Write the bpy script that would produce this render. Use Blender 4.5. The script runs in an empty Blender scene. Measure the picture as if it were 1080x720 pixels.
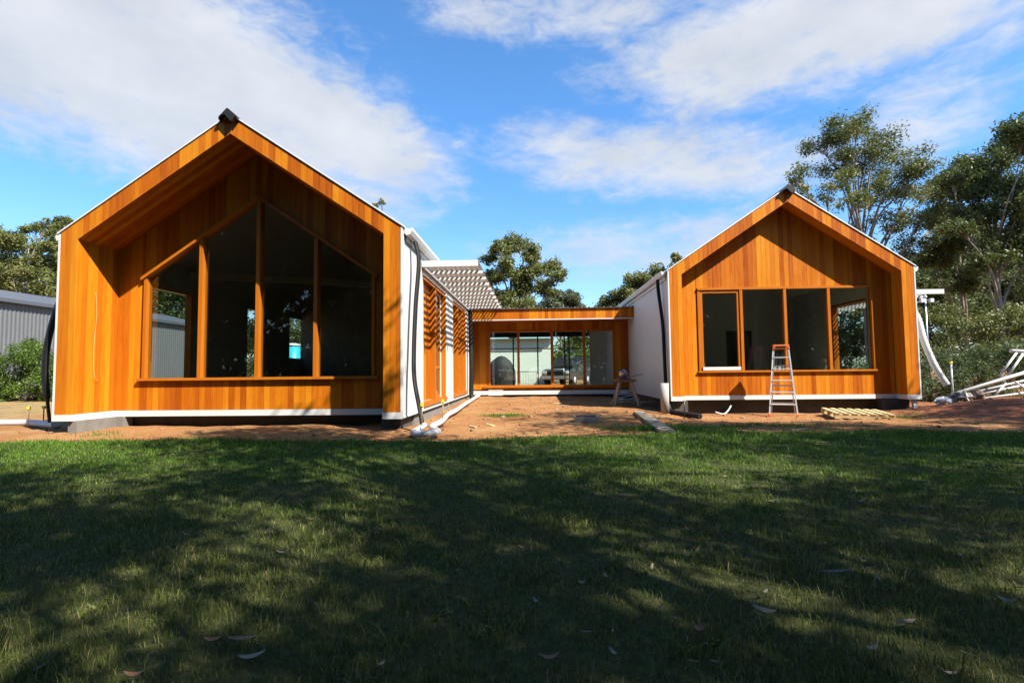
import bpy, math, random
import numpy as np
from mathutils import Vector, Matrix

# ------------------------------------------------------------------ camera, sky, sun, exposure
S = bpy.context.scene
COL = S.collection
CAMH = 1.05
F, PITCH, YAW, ROLL = 560.72, math.radians(3.2656), math.radians(2.4049), math.radians(-0.6092)
_cy, _sy, _cp, _sp = math.cos(YAW), math.sin(YAW), math.cos(PITCH), math.sin(PITCH)
_cr, _sr = math.cos(ROLL), math.sin(ROLL)
FW = Vector((-_sy*_cp, _cy*_cp, _sp)); _r0 = Vector((_cy, _sy, 0)); _u0 = _r0.cross(FW)
RT = _cr*_r0 + _sr*_u0; UP = -_sr*_r0 + _cr*_u0
cam = bpy.data.cameras.new("camera"); camo = bpy.data.objects.new("camera", cam); COL.objects.link(camo)
cam.sensor_fit = 'HORIZONTAL'; cam.sensor_width = 36; cam.lens = F/1080*36
cam.clip_start = 0.05; cam.clip_end = 3000
M3 = Matrix((RT, UP, -FW)).transposed()
camo.matrix_world = Matrix.Translation((0, 0, CAMH)) @ M3.to_4x4()
S.camera = camo

SUN = Vector((-1.33, 1.0, -1.83)).normalized()
SKY_STRENGTH = 0.052
EXPOSURE = 1.42
sl = bpy.data.lights.new("sun", 'SUN'); sl.energy = 5.0; sl.angle = math.radians(0.5); sl.color = (1.0, 0.94, 0.84)
so = bpy.data.objects.new("sun", sl); COL.objects.link(so)
so.rotation_euler = SUN.to_track_quat('-Z', 'Y').to_euler(); so.location = (20, -20, 30)
S.cycles.diffuse_bounces = 1; S.cycles.transparent_max_bounces = 24
S.view_settings.view_transform = 'Standard'; S.view_settings.look = 'None'
S.view_settings.exposure = EXPOSURE; S.view_settings.gamma = 1; S.view_settings.use_curve_mapping = False


def ray(px, py):
    return RT*((px-540)/F) - UP*((py-360)/F) + FW


def at(px, py, Y):                      # point of the place at distance Y along a sight line
    d = ray(px, py); return Vector((d.x*Y/d.y, Y, CAMH + d.z*Y/d.y))


class NT:                               # tiny node-tree writer
    def __init__(s, nt): s.nt = nt; nt.nodes.clear()
    def n(s, t, props=None, **ins):
        nd = s.nt.nodes.new(t)
        for k, v in (props or {}).items(): setattr(nd, k, v)
        for k, v in ins.items():
            s.set(nd, k, v)
        return nd
    def set(s, nd, k, v):
        sock = nd.inputs[int(k[1:])] if k[0] == 'i' and k[1:].isdigit() else nd.inputs[k.replace('_', ' ')]
        if hasattr(v, 'is_output'): s.nt.links.new(v, sock)
        elif isinstance(v, bpy.types.Node): s.nt.links.new(v.outputs[0], sock)
        else: sock.default_value = v
    def math(s, op, a, b=0.0, c=None, clamp=False):
        nd = s.nt.nodes.new('ShaderNodeMath'); nd.operation = op; nd.use_clamp = clamp
        s.set(nd, 'i0', a); s.set(nd, 'i1', b)
        if c is not None: s.set(nd, 'i2', c)
        return nd.outputs[0]
    def mix(s, fac, a, b, mode='MIX'):
        nd = s.nt.nodes.new('ShaderNodeMix'); nd.data_type = 'RGBA'; nd.blend_type = mode
        s.set(nd, 'i0', fac); s.set(nd, 'i6', a); s.set(nd, 'i7', b)
        return nd.outputs[2]
    def ramp(s, fac, stops, interp='LINEAR'):
        nd = s.nt.nodes.new('ShaderNodeValToRGB'); nd.color_ramp.interpolation = interp
        el = nd.color_ramp.elements
        while len(el) < len(stops): el.new(0.5)
        for e, (p, c) in zip(el, stops): e.position = p; e.color = (*c, 1) if len(c) == 3 else c
        s.set(nd, 'i0', fac); return nd.outputs[0]
    def noise(s, vec, scale, detail=4, rough=0.55, dist=0.0):
        nd = s.n('ShaderNodeTexNoise', Scale=scale, Detail=detail, Roughness=rough, Distortion=dist)
        if vec is not None: s.set(nd, 'Vector', vec)
        return nd.outputs[0]
    def mapping(s, vec, loc=(0, 0, 0), rot=(0, 0, 0), scale=(1, 1, 1), vt='POINT'):
        return s.n('ShaderNodeMapping', {'vector_type': vt}, Vector=vec, Location=loc, Rotation=rot, Scale=scale).outputs[0]
    def smooth(s, v, a, b, lo=0.0, hi=1.0):
        nd = s.n('ShaderNodeMapRange', {'interpolation_type': 'SMOOTHSTEP'}, i0=v, i1=a, i2=b, i3=lo, i4=hi)
        return nd.outputs[0]


def build_world():
    w = bpy.data.worlds.new("World"); S.world = w; w.use_nodes = True
    t = NT(w.node_tree)
    el = math.asin(-SUN.z); az = math.atan2(-SUN.x, -SUN.y)
    sky = t.n('ShaderNodeTexSky', {'sky_type': 'NISHITA', 'sun_disc': False, 'sun_elevation': el, 'sun_rotation': az,
                                   'altitude': 0, 'air_density': 1.0, 'dust_density': 0.7, 'ozone_density': 3.0})
    hs = t.n('ShaderNodeMix', {'data_type': 'RGBA', 'blend_type': 'MULTIPLY'}, i0=1.0, i6=sky.outputs[0], i7=(1, 1, 1, 1))
    tc = t.n('ShaderNodeTexCoord'); sep = t.n('ShaderNodeSeparateXYZ', Vector=tc.outputs['Generated'])
    x, y, z = sep.outputs
    A = t.math('ARCTAN2', x, y); E = t.math('ARCSINE', z)
    v = t.n('ShaderNodeCombineXYZ', X=A, Y=E, Z=0.0).outputs[0]
    t.set(hs, 'i7', t.mix(t.smooth(E, .0, .36), (1.42, 1.60, 1.66, 1), (1.0, 1.62, 2.04, 1)))

    def blob(px, py, rx, ry, rot, wgt):
        d = ray(px, py).normalized()
        a = math.atan2(d.x, d.y); e = math.asin(d.z)
        m = t.mapping(v, (a, e, 0), (0, 0, math.radians(rot)), (rx/F, ry/F, 1), 'TEXTURE')
        ln = t.n('ShaderNodeVectorMath', {'operation': 'LENGTH'}, i0=m).outputs['Value']
        return t.smooth(ln, 0.25, 1.35, wgt, 0.0)
    blobs = [(60, 20, 300, 120, -6, 1.0), (210, 85, 250, 95, -12, 1.05), (350, 140, 160, 60, -12, 1.0), (360, 205, 120, 40, -10, .75),
             (580, 12, 200, 34, -2, .72), (690, 170, 240, 48, -8, .8), (720, 105, 75, 45, -5, .65), (880, 22, 260, 62, 2, 1.0),
             (700, 262, 230, 46, 0, .62), (985, 110, 90, 50, 25, .62), (1040, 60, 70, 60, 0, .45), (480, 155, 40, 14, -10, .5), (0, 240, 160, 30, 0, .2)]
    tot = None
    for b in blobs:
        o = blob(*b); tot = o if tot is None else t.math('MAXIMUM', tot, o)
    vs = t.mapping(v, (0, 0, 0), (0, 0, math.radians(12)), (1.0, 2.0, 1))
    n1 = t.noise(vs, 6.0, 10, .64, .3)
    n2 = t.noise(t.mapping(v, (3, 1, 0), (0, 0, math.radians(28)), (1, 2.6, 1)), 17.0, 6, .6, .6)
    nn = t.math('ADD', t.math('MULTIPLY', t.math('SUBTRACT', n1, .5), 1.05), t.math('MULTIPLY', t.math('SUBTRACT', n2, .5), .7))
    # elsewhere (behind the photographer, overhead) thin scattered cloud
    dens = t.math('ADD', tot, nn)
    cov = t.smooth(dens, .22, .95)
    shade = t.noise(t.mapping(v, (7, 2, 0), (0, 0, .1), (1, 1.8, 1)), 6, 5, .55)
    g = 1.0/SKY_STRENGTH
    cc = t.ramp(shade, [(.3, (.255*g, .268*g, .29*g)), (.7, (.325*g, .333*g, .345*g))])
    col = t.mix(t.math('MULTIPLY', cov, .90), hs.outputs[2], cc)
    bg = t.n('ShaderNodeBackground', Color=col, Strength=SKY_STRENGTH)
    t.n('ShaderNodeOutputWorld', Surface=bg.outputs[0])


build_world()

# ------------------------------------------------------------------ materials
MAT = {}


def mat(name, color=(.5, .5, .5), rough=.6, metal=0.0, var=0.0, bump=0.0, bscale=60, spec=.5, dirt=None, trans=0.0):
    m = bpy.data.materials.new(name); m.use_nodes = True; t = NT(m.node_tree)
    tc = t.n('ShaderNodeTexCoord').outputs['Object']
    c = (*color, 1)
    bs = t.n('ShaderNodeBsdfPrincipled', Roughness=rough, Metallic=metal)
    bs.inputs['Specular IOR Level'].default_value = spec
    if var or dirt:
        n = t.noise(tc, 5, 6, .6)
        lo = tuple(x*(1-var) for x in color); hi = tuple(min(1, x*(1+var)) for x in color)
        c = t.ramp(n, [(.3, lo), (.7, hi)])
        if dirt:
            n2 = t.noise(tc, 2.2, 7, .68)
            c = t.mix(t.smooth(n2, .55, .75, 0, .6), c, (*dirt, 1))
    t.set(bs, 'Base Color', c)
    if bump:
        b = t.n('ShaderNodeBump', Strength=bump, Distance=.01, Height=t.noise(tc, bscale, 4, .6))
        t.set(bs, 'Normal', b.outputs[0])
    t.n('ShaderNodeOutputMaterial', Surface=bs.outputs[0]); MAT[name] = m
    return m


def mat_wood(name, stops, grain=1.0, rough=.42, axis='Z', gscale=1.0, spec=.4):
    m = bpy.data.materials.new(name); m.use_nodes = True; t = NT(m.node_tree)
    tc = t.n('ShaderNodeTexCoord').outputs['Object']; geo = t.n('ShaderNodeNewGeometry')
    rnd = geo.outputs['Random Per Island']
    off = t.n('ShaderNodeCombineXYZ', X=t.math('MULTIPLY', rnd, 37.0), Y=t.math('MULTIPLY', rnd, 17.0), Z=t.math('MULTIPLY', rnd, 91.0))
    p = t.n('ShaderNodeVectorMath', {'operation': 'ADD'}, i0=tc, i1=off.outputs[0]).outputs[0]
    sc = {'Z': (9, 9, .7), 'X': (.7, 9, 9), 'Y': (9, .7, 9)}[axis]
    g = t.noise(t.mapping(p, scale=tuple(x*gscale for x in sc)), 2.4, 7, .65, 1.2)
    blot = t.noise(t.mapping(p, scale=tuple(x*gscale*.35 for x in sc)), 1.5, 3, .5, .4)
    f = t.math('ADD', t.math('MULTIPLY', rnd, .72), t.math('MULTIPLY', t.math('SUBTRACT', blot, .5), .75))
    f = t.math('ADD', f, t.math('MULTIPLY', t.math('SUBTRACT', g, .5), .8*grain)); f = t.math('ADD', f, .13)
    c = t.ramp(f, stops)
    bs = t.n('ShaderNodeBsdfPrincipled', Base_Color=c, Roughness=t.smooth(g, .3, .7, rough-.08, rough+.12))
    bs.inputs['Specular IOR Level'].default_value = spec
    b = t.n('ShaderNodeBump', Strength=.18, Distance=.004, Height=g); t.set(bs, 'Normal', b.outputs[0])
    t.n('ShaderNodeOutputMaterial', Surface=bs.outputs[0]); MAT[name] = m
    return m


def mat_leaf(name, stops, rough=.5, trans=.25):
    m = bpy.data.materials.new(name); m.use_nodes = True; t = NT(m.node_tree)
    geo = t.n('ShaderNodeNewGeometry'); tc = t.n('ShaderNodeTexCoord').outputs['Object']
    n = t.noise(tc, .55, 2, .5)
    f = t.math('ADD', t.math('MULTIPLY', geo.outputs['Random Per Island'], .55), t.math('MULTIPLY', t.math('SUBTRACT', n, .5), 1.1))
    f = t.math('ADD', f, .22)
    c = t.ramp(f, stops)
    bs = t.n('ShaderNodeBsdfPrincipled', Base_Color=c, Roughness=rough)
    bs.inputs['Specular IOR Level'].default_value = .35
    tr = t.n('ShaderNodeBsdfTranslucent', Color=t.mix(.5, c, (.16, .2, .03, 1)))
    mx = t.n('ShaderNodeMixShader', i0=trans, i1=bs.outputs[0], i2=tr.outputs[0])
    t.n('ShaderNodeOutputMaterial', Surface=mx.outputs[0]); MAT[name] = m
    return m


def mat_glass(name, tint=(.88, .92, .90)):
    m = bpy.data.materials.new(name); m.use_nodes = True; t = NT(m.node_tree)
    bf = t.n('ShaderNodeNewGeometry').outputs['Backfacing']     # thin pane: same reflectance from both of its faces
    fr = t.n('ShaderNodeFresnel', IOR=t.math('SUBTRACT', 1.5, t.math('MULTIPLY', bf, 1.5-1/1.5)))
    tr = t.n('ShaderNodeBsdfTransparent', Color=(*tint, 1)); gl = t.n('ShaderNodeBsdfGlossy', Color=(.95, .97, 1, 1), Roughness=.004)
    mx = t.n('ShaderNodeMixShader', i0=fr.outputs[0], i1=tr.outputs[0], i2=gl.outputs[0])
    t.n('ShaderNodeOutputMaterial', Surface=mx.outputs[0]); MAT[name] = m
    return m


mat_wood('cedar', [(0, (.25, .050, .0030)), (.35, (.38, .095, .0040)), (.65, (.46, .140, .0052)), (1, (.53, .205, .009))], spec=.22)
mat_wood('cedar_joinery', [(0, (.30, .075, .005)), (1, (.42, .13, .009))], rough=.4, spec=.25)
mat_wood('raw_pine', [(0, (.36, .24, .11)), (1, (.62, .46, .25))], rough=.7, axis='X', spec=.2)
mat_wood('grey_timber', [(0, (.22, .17, .12)), (1, (.38, .31, .23))], rough=.8, axis='Y', spec=.15)
mat_wood('stake_timber', [(0, (.18, .11, .06)), (1, (.3, .2, .11))], rough=.8, spec=.2)
mat('white_paint', (.50, .49, .47), .45, var=.03, dirt=(.42, .39, .35))
mat('white_metal', (.55, .55, .535), .35, var=.02)
mat('roof_steel', (.70, .71, .71), .38, metal=.25, var=.03)
mat('dark_wrap', (.012, .012, .013), .8)
mat('black_metal', (.018, .017, .017), .4)
mat('black_plastic', (.010, .010, .010), .6, spec=.25)
mat('dark_base', (.055, .047, .042), .85, var=.25)
mat('block_grey', (.16, .145, .13), .9, var=.18, bump=.4, bscale=40, dirt=(.25, .15, .09))
mat('concrete', (.32, .30, .27), .9, var=.12, bump=.3)
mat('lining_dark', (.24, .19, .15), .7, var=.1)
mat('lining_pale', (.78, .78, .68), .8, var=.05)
mat('floor_int', (.30, .26, .22), .6, var=.1)
mat('pvc_white', (.50, .49, .475), .4, var=.04, dirt=(.55, .42, .32))
mat('yellow_plastic', (.75, .55, .02), .4)
mat('teal_plastic', (.02, .42, .55), .4)
mat('orange_plastic', (.72, .17, .04), .45, var=.1)
mat('aluminium', (.58, .585, .59), .42, metal=.15, var=.05)
mat('galv', (.42, .43, .45), .4, metal=.8, var=.2)
mat('shed_wall', (.10, .102, .108), .5, metal=.1, var=.05)
mat('shed_roof', (.085, .092, .11), .45, metal=.2, var=.05)
mat('dark_grey_plastic', (.06, .062, .068), .5, var=.15)
mat('car_paint', (.014, .019, .023), .3)
mat('tyre', (.012, .012, .012), .85)
mat('headlamp', (.75, .77, .78), .12, metal=.3)
mat('bbq_cover', (.012, .012, .013), .7, bump=.3, bscale=12)
mat('garage_white', (.58, .62, .55), .7, var=.02)
mat('bark_pale', (.19, .16, .13), .85, var=.35, bump=.5, bscale=14, dirt=(.08, .055, .04))
mat('bark_dark', (.10, .075, .06), .9, var=.35, bump=.6, bscale=18)
mat('dry_leaf', (.16, .10, .055), .7, var=.3)
mat('dry_leaf_pale', (.20, .155, .105), .65, var=.2)
mat('dry_leaf_rust', (.17, .07, .032), .7, var=.3)
mat('bark_strip', (.12, .09, .07), .85, var=.3)
mat('plastic_bag', (.55, .56, .58), .35, var=.08, bump=.5, bscale=20)
mat('clod', (.24, .115, .05), .95, var=.45)
mat_leaf('gum_leaf', [(0, (.034, .043, .012)), (.35, (.085, .098, .024)), (.7, (.165, .172, .045)), (1, (.27, .24, .085))])
mat_leaf('gum_leaf_dark', [(0, (.020, .032, .010)), (.5, (.058, .078, .021)), (1, (.145, .16, .048))])
mat_leaf('gum_leaf_grey', [(0, (.030, .040, .020)), (.5, (.075, .09, .045)), (1, (.13, .14, .07))])
mat_leaf('bush_leaf', [(0, (.018, .045, .006)), (.5, (.065, .12, .012)), (1, (.15, .21, .03))])
mat_leaf('hedge_leaf', [(0, (.022, .04, .014)), (.5, (.055, .085, .030)), (1, (.11, .145, .055))])
mat_leaf('twig_leaf', [(0, (.05, .06, .015)), (1, (.2, .2, .05))])
mat_glass('glass'); mat_glass('glass_clear', (.9, .93, .91))
mat_glass('glass_dark', (.62, .66, .65))


def mat_ground():
    m = bpy.data.materials.new('soil'); m.use_nodes = True; t = NT(m.node_tree)
    tc = t.n('ShaderNodeTexCoord').outputs['Object']
    n1 = t.noise(tc, .7, 6, .6); n2 = t.noise(tc, 9, 6, .65); n3 = t.noise(tc, 60, 4, .6)
    sand = t.ramp(n1, [(.25, (.185, .077, .027)), (.5, (.27, .128, .048)), (.75, (.33, .182, .078))])
    sand = t.mix(t.smooth(n2, .5, .72, 0, .55), sand, (.125, .045, .018, 1))
    sand = t.mix(t.smooth(n3, .60, .75, 0, .5), sand, (.34, .20, .105, 1))
    far = t.ramp(t.noise(tc, .9, 6, .65), [(.3, (.17, .11, .045)), (.55, (.27, .19, .085)), (.75, (.10, .10, .03))])
    sep = t.n('ShaderNodeSeparateXYZ', Vector=tc)
    # worked orange earth round the house, dry grass beyond it; darker redder earth on the mound to the right
    fx = t.math('ADD', t.smooth(t.math('ABSOLUTE', sep.outputs[0]), 11.5, 14.0), t.smooth(sep.outputs[1], 24, 28))
    wob = t.math('MULTIPLY', t.math('SUBTRACT', n1, .5), 2.0)
    fl = t.math('ADD', fx, wob, clamp=True)
    red = t.ramp(n2, [(.3, (.14, .046, .022)), (.7, (.30, .11, .05))])
    c = t.mix(t.smooth(t.math('ADD', sep.outputs[0], t.math('MULTIPLY', wob, .8)), 7.8, 9.8), sand, red)
    lft = t.smooth(sep.outputs[0], -4, 4)
    c = t.mix(t.math('MULTIPLY', fl, t.math('SUBTRACT', 1.0, t.math('MULTIPLY', lft, .55))), c, far)
    bs = t.n('ShaderNodeBsdfPrincipled', Base_Color=c, Roughness=.95); bs.inputs['Specular IOR Level'].default_value = .15
    h = t.math('ADD', t.math('MULTIPLY', n2, 1.0), t.math('MULTIPLY', n3, .35))
    b = t.n('ShaderNodeBump', Strength=.9, Distance=.05, Height=h); t.set(bs, 'Normal', b.outputs[0])
    t.n('ShaderNodeOutputMaterial', Surface=bs.outputs[0]); MAT['soil'] = m

    m = bpy.data.materials.new('turf'); m.use_nodes = True; t = NT(m.node_tree)
    tc = t.n('ShaderNodeTexCoord').outputs['Object']
    c = t.ramp(t.noise(tc, 25, 5, .7), [(.3, (.020, .022, .009)), (.55, (.045, .050, .016)), (.75, (.10, .085, .04))])
    bs = t.n('ShaderNodeBsdfPrincipled', Base_Color=c, Roughness=.95); bs.inputs['Specular IOR Level'].default_value = .1
    t.n('ShaderNodeOutputMaterial', Surface=bs.outputs[0]); MAT['turf'] = m

    m = bpy.data.materials.new('grass_blade'); m.use_nodes = True; t = NT(m.node_tree)
    tc = t.n('ShaderNodeTexCoord').outputs['Object']; geo = t.n('ShaderNodeNewGeometry'); rnd = geo.outputs['Random Per Island']
    n = t.noise(tc, .9, 5, .6); n2 = t.noise(tc, 5, 3, .6)
    # lush kikuyu by the house, thinner drab couch under the trees
    sep = t.n('ShaderNodeSeparateXYZ', Vector=tc)
    lush = t.smooth(t.math('ADD', sep.outputs[1], t.math('MULTIPLY', t.math('SUBTRACT', n, .5), 5.0)), 3.0, 6.6)
    lushc = t.ramp(rnd, [(0, (.040, .095, .006)), (.6, (.078, .165, .010)), (1, (.15, .24, .03))])
    drab = t.ramp(rnd, [(0, (.040, .062, .010)), (.5, (.088, .120, .018)), (.85, (.15, .165, .036)), (1, (.30, .24, .12))])
    c = t.mix(lush, drab, lushc)
    dry = t.math('MULTIPLY', t.smooth(n2, .58, .75, 0, .8), t.math('SUBTRACT', 1.0, t.math('MULTIPLY', lush, .7)))
    c = t.mix(dry, c, (.23, .19, .08, 1))
    bs = t.n('ShaderNodeBsdfPrincipled', Base_Color=c, Roughness=.55); bs.inputs['Specular IOR Level'].default_value = .3
    tr = t.n('ShaderNodeBsdfTranslucent', Color=c)
    mx = t.n('ShaderNodeMixShader', i0=.3, i1=bs.outputs[0], i2=tr.outputs[0])
    t.n('ShaderNodeOutputMaterial', Surface=mx.outputs[0]); MAT['grass_blade'] = m


mat_ground()

# ------------------------------------------------------------------ mesh helpers


def tag(o, label=None, cat=None, group=None, kind=None):
    for k, v in (('label', label), ('category', cat), ('group', group), ('kind', kind)):
        if v: o[k] = v
    return o


def empty(name, loc, label, cat, group=None, rz=0.0):
    o = bpy.data.objects.new(name, None); COL.objects.link(o); o.location = loc; o.rotation_euler = (0, 0, rz)
    o.empty_display_size = .2
    return tag(o, label, cat, group)


ORIGIN = {}


class MB:
    def __init__(s): s.v = []; s.f = []; s.sm = []
    def add(s, vs, fs, smooth=False):
        b = len(s.v); s.v += [tuple(v) for v in vs]; s.f += [tuple(i+b for i in f) for f in fs]; s.sm += [smooth]*len(fs)
        return s
    def box(s, x0, x1, y0, y1, z0, z1):
        if x0 > x1: x0, x1 = x1, x0
        if y0 > y1: y0, y1 = y1, y0
        if z0 > z1: z0, z1 = z1, z0
        return s.add([(x0, y0, z0), (x1, y0, z0), (x1, y1, z0), (x0, y1, z0), (x0, y0, z1), (x1, y0, z1), (x1, y1, z1), (x0, y1, z1)],
                     [(0, 3, 2, 1), (4, 5, 6, 7), (0, 1, 5, 4), (1, 2, 6, 5), (2, 3, 7, 6), (3, 0, 4, 7)])
    def prism(s, poly, axis, a, b):      # poly 2-D; axis 'Y': (x,z), 'X': (y,z), 'Z': (x,y)
        n = len(poly)
        def P(p, t): return {'Y': (p[0], t, p[1]), 'X': (t, p[0], p[1]), 'Z': (p[0], p[1], t)}[axis]
        vs = [P(p, a) for p in poly]+[P(p, b) for p in poly]
        area = sum(poly[i][0]*poly[(i+1) % n][1]-poly[(i+1) % n][0]*poly[i][1] for i in range(n))
        flip = (area > 0) != ((axis == 'Y') == (a < b))
        fs = [tuple(range(n)), tuple(range(2*n-1, n-1, -1))]+[(i, i+n, (i+1) % n+n, (i+1) % n) for i in range(n)]
        if flip: fs = [tuple(reversed(f)) for f in fs]
        return s.add(vs, fs)
    def beam(s, p, q, w, h, up=(0, 0, 1)):
        p, q = Vector(p), Vector(q); d = (q-p).normalized(); u = Vector(up)
        x = d.cross(u)
        if x.length < 1e-4: x = d.cross(Vector((0, 1, 0)))
        x.normalize(); u = x.cross(d)
        vs = []
        for c in (p, q):
            for a, b in ((-1, -1), (1, -1), (1, 1), (-1, 1)): vs.append(c+x*(a*w/2)+u*(b*h/2))
        return s.add(vs, [(0, 1, 2, 3), (7, 6, 5, 4), (0, 4, 5, 1), (1, 5, 6, 2), (2, 6, 7, 3), (3, 7, 4, 0)])
    def tube(s, pts, r, n=10, cap=True, flat=None, smooth=True):
        pts = [Vector(p) for p in pts]; m = len(pts)
        rs = r if isinstance(r, (list, tuple)) else [r]*m
        vs = []; fs = []; prev = None
        for i, p in enumerate(pts):
            d = (pts[min(i+1, m-1)]-pts[max(i-1, 0)]).normalized()
            if prev is None:
                prev = d.cross(Vector((0, 0, 1)))
                if prev.length < .05: prev = d.cross(Vector((0, 1, 0)))
            x = (prev-d*prev.dot(d)).normalized(); prev = x; y = d.cross(x)
            for k in range(n):
                a = 2*math.pi*k/n
                vs.append(p+x*(rs[i]*math.cos(a))+y*(rs[i]*(flat or 1)*math.sin(a)))
        for i in range(m-1):
            for k in range(n):
                fs.append((i*n+k, i*n+(k+1) % n, (i+1)*n+(k+1) % n, (i+1)*n+k))
        b = len(s.v); s.add(vs, fs, smooth)
        if cap:
            s.f.append(tuple(b+k for k in reversed(range(n)))); s.sm.append(False)
            s.f.append(tuple(b+(m-1)*n+k for k in range(n))); s.sm.append(False)
        return s
    def lathe(s, prof, c=(0, 0, 0), n=20):
        vs = []; fs = []
        for r, z in prof:
            for k in range(n):
                a = 2*math.pi*k/n; vs.append((c[0]+r*math.cos(a), c[1]+r*math.sin(a), c[2]+z))
        for i in range(len(prof)-1):
            for k in range(n): fs.append((i*n+k, i*n+(k+1) % n, (i+1)*n+(k+1) % n, (i+1)*n+k))
        fs.append(tuple(reversed(range(n)))); fs.append(tuple(range((len(prof)-1)*n, len(prof)*n)))
        return s.add(vs, fs, True)
    def build(s, name, m, parent=None, bevel=0.0, local=False):
        o0 = ORIGIN.get(parent.name, Vector()) if (parent and not local) else Vector()
        me = bpy.data.meshes.new(name)
        me.from_pydata([(v[0]-o0.x, v[1]-o0.y, v[2]-o0.z) for v in s.v], [], s.f)
        me.polygons.foreach_set('use_smooth', s.sm)
        me.materials.append(MAT[m] if isinstance(m, str) else m)
        o = bpy.data.objects.new(name, me); COL.objects.link(o)
        if parent: o.parent = parent; ORIGIN[o.name] = o0
        if bevel:
            b = o.modifiers.new('bevel', 'BEVEL'); b.width = bevel; b.segments = 2; b.limit_method = 'ANGLE'
        me.update()
        return o


def root(name, loc, label, cat, group=None):    # world-aligned root; parts may be written in world coordinates
    o = empty(name, loc, label, cat, group); ORIGIN[o.name] = Vector(loc); return o


def single(mb, name, m, base, label, cat, group=None, bevel=0.0):  # thing that is one mesh, origin at its base
    b = Vector(base); mb.v = [(v[0]-b.x, v[1]-b.y, v[2]-b.z) for v in mb.v]
    o = mb.build(name, m, None, bevel); o.location = b
    return tag(o, label, cat, group)


def copy_tree(o, parent=None):
    c = o.copy(); COL.objects.link(c)
    if parent: c.parent = parent
    for ch in [k for k in ALLCH(o)]: copy_tree(ch, c)
    return c


def ALLCH(o): return [k for k in bpy.data.objects if k.parent == o]


def sstep(x, a, b):
    t = min(1, max(0, (x-a)/(b-a))); return t*t*(3-2*t)


def lawn_edge(x):
    e = 8.3 + .18*math.sin(x*.9+.5) + .10*math.sin(x*2.3+1) + .05*math.sin(x*6.1)
    e += .95*sstep(x, .2, 3.2) - .55*sstep(x, 5.2, 8.0) + .18*math.exp(-((x-2.9)/.5)**2)
    return e


def gz(x, y):
    wr = sstep(x, 2.4, 4.2)*sstep(y, 10.3, 12.8)
    z = -.12*wr*(1-sstep(x, 12, 16)*.6)
    z += .12*sstep(y, 12, 19.5)*(1-sstep(x, 2.4, 4.0))
    z += .05*sstep(y, 8.4, 9.4)*(1-sstep(x, -2.7, -1.8))
    z += .46*math.exp(-((x-11.8)/2.3)**2-((y-13.0)/2.0)**2)
    soil = sstep(y, lawn_edge(x)-.1, lawn_edge(x)+.6)
    z += soil*(.016*math.sin(x*2.9+1.3*math.sin(y*1.7))*math.sin(y*3.3+x)+.010*math.sin(x*7.3+y*2)*math.sin(y*6.1-x*3))
    return z


# ------------------------------------------------------------------ ground and lawn
def axis_pts(segs):
    out = []
    for a, b, d in segs:
        n = max(1, round((b-a)/d)); out += [a+(b-a)*i/n for i in range(n)]
    out.append(segs[-1][1]); return out


def grid(name, xs, ys, fz, m):
    nx, ny = len(xs), len(ys)
    vs = [(x, y, fz(x, y)) for y in ys for x in xs]
    fs = [(j*nx+i, j*nx+i+1, (j+1)*nx+i+1, (j+1)*nx+i) for j in range(ny-1) for i in range(nx-1)]
    mb = MB(); mb.v = vs; mb.f = fs; mb.sm = [True]*len(fs)
    return mb.build(name, m)


gx = axis_pts([(-900, -60, 120), (-60, -16, 4), (-16, -10, .5), (-10, 14, .09), (14, 22, .5), (22, 60, 4), (60, 900, 120)])
gy = axis_pts([(-500, -40, 60), (-40, 6, 4), (6, 7.6, .4), (7.6, 16, .08), (16, 24, .25), (24, 60, 3), (60, 1200, 120)])
tag(grid('ground', gx, gy, gz, 'soil'), 'bare orange earth round the houses running out to dry grass', kind='structure')
lx = axis_pts([(-34, -12, 1), (-12, 14, .12), (14, 36, 1)])
nlx = len(lx); rows = 60
vs = []
for j in range(rows):
    for x in lx:
        e = lawn_edge(x) if abs(x) < 14 else 8.3
        tt = j/(rows-1); y = -24+(e+24)*(1-(1-tt)**2.2)
        vs.append((x, y, gz(x, y)+.010))
mb = MB(); mb.v = vs
mb.f = [(j*nlx+i, j*nlx+i+1, (j+1)*nlx+i+1, (j+1)*nlx+i) for j in range(rows-1) for i in range(nlx-1)]
mb.sm = [True]*len(mb.f)
tag(mb.build('lawn', 'turf'), 'thatch and earth under the lawn in front of the houses', kind='structure')


def fast_mesh(name, verts, faces_idx, face_len, m, parent=None, origin=(0, 0, 0)):
    me = bpy.data.meshes.new(name)
    verts = np.asarray(verts, np.float32)-np.asarray(origin, np.float32)
    me.vertices.add(len(verts)); me.vertices.foreach_set('co', verts.ravel())
    face_len = np.asarray(face_len, np.int32); st = np.concatenate([[0], np.cumsum(face_len)[:-1]]).astype(np.int32)
    me.loops.add(int(face_len.sum())); me.loops.foreach_set('vertex_index', np.asarray(faces_idx, np.int32).ravel())
    me.polygons.add(len(face_len)); me.polygons.foreach_set('loop_start', st); me.polygons.foreach_set('loop_total', face_len)
    me.materials.append(MAT[m]); me.update(calc_edges=True)
    o = bpy.data.objects.new(name, me); COL.objects.link(o)
    if parent: o.parent = parent
    return o


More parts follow.
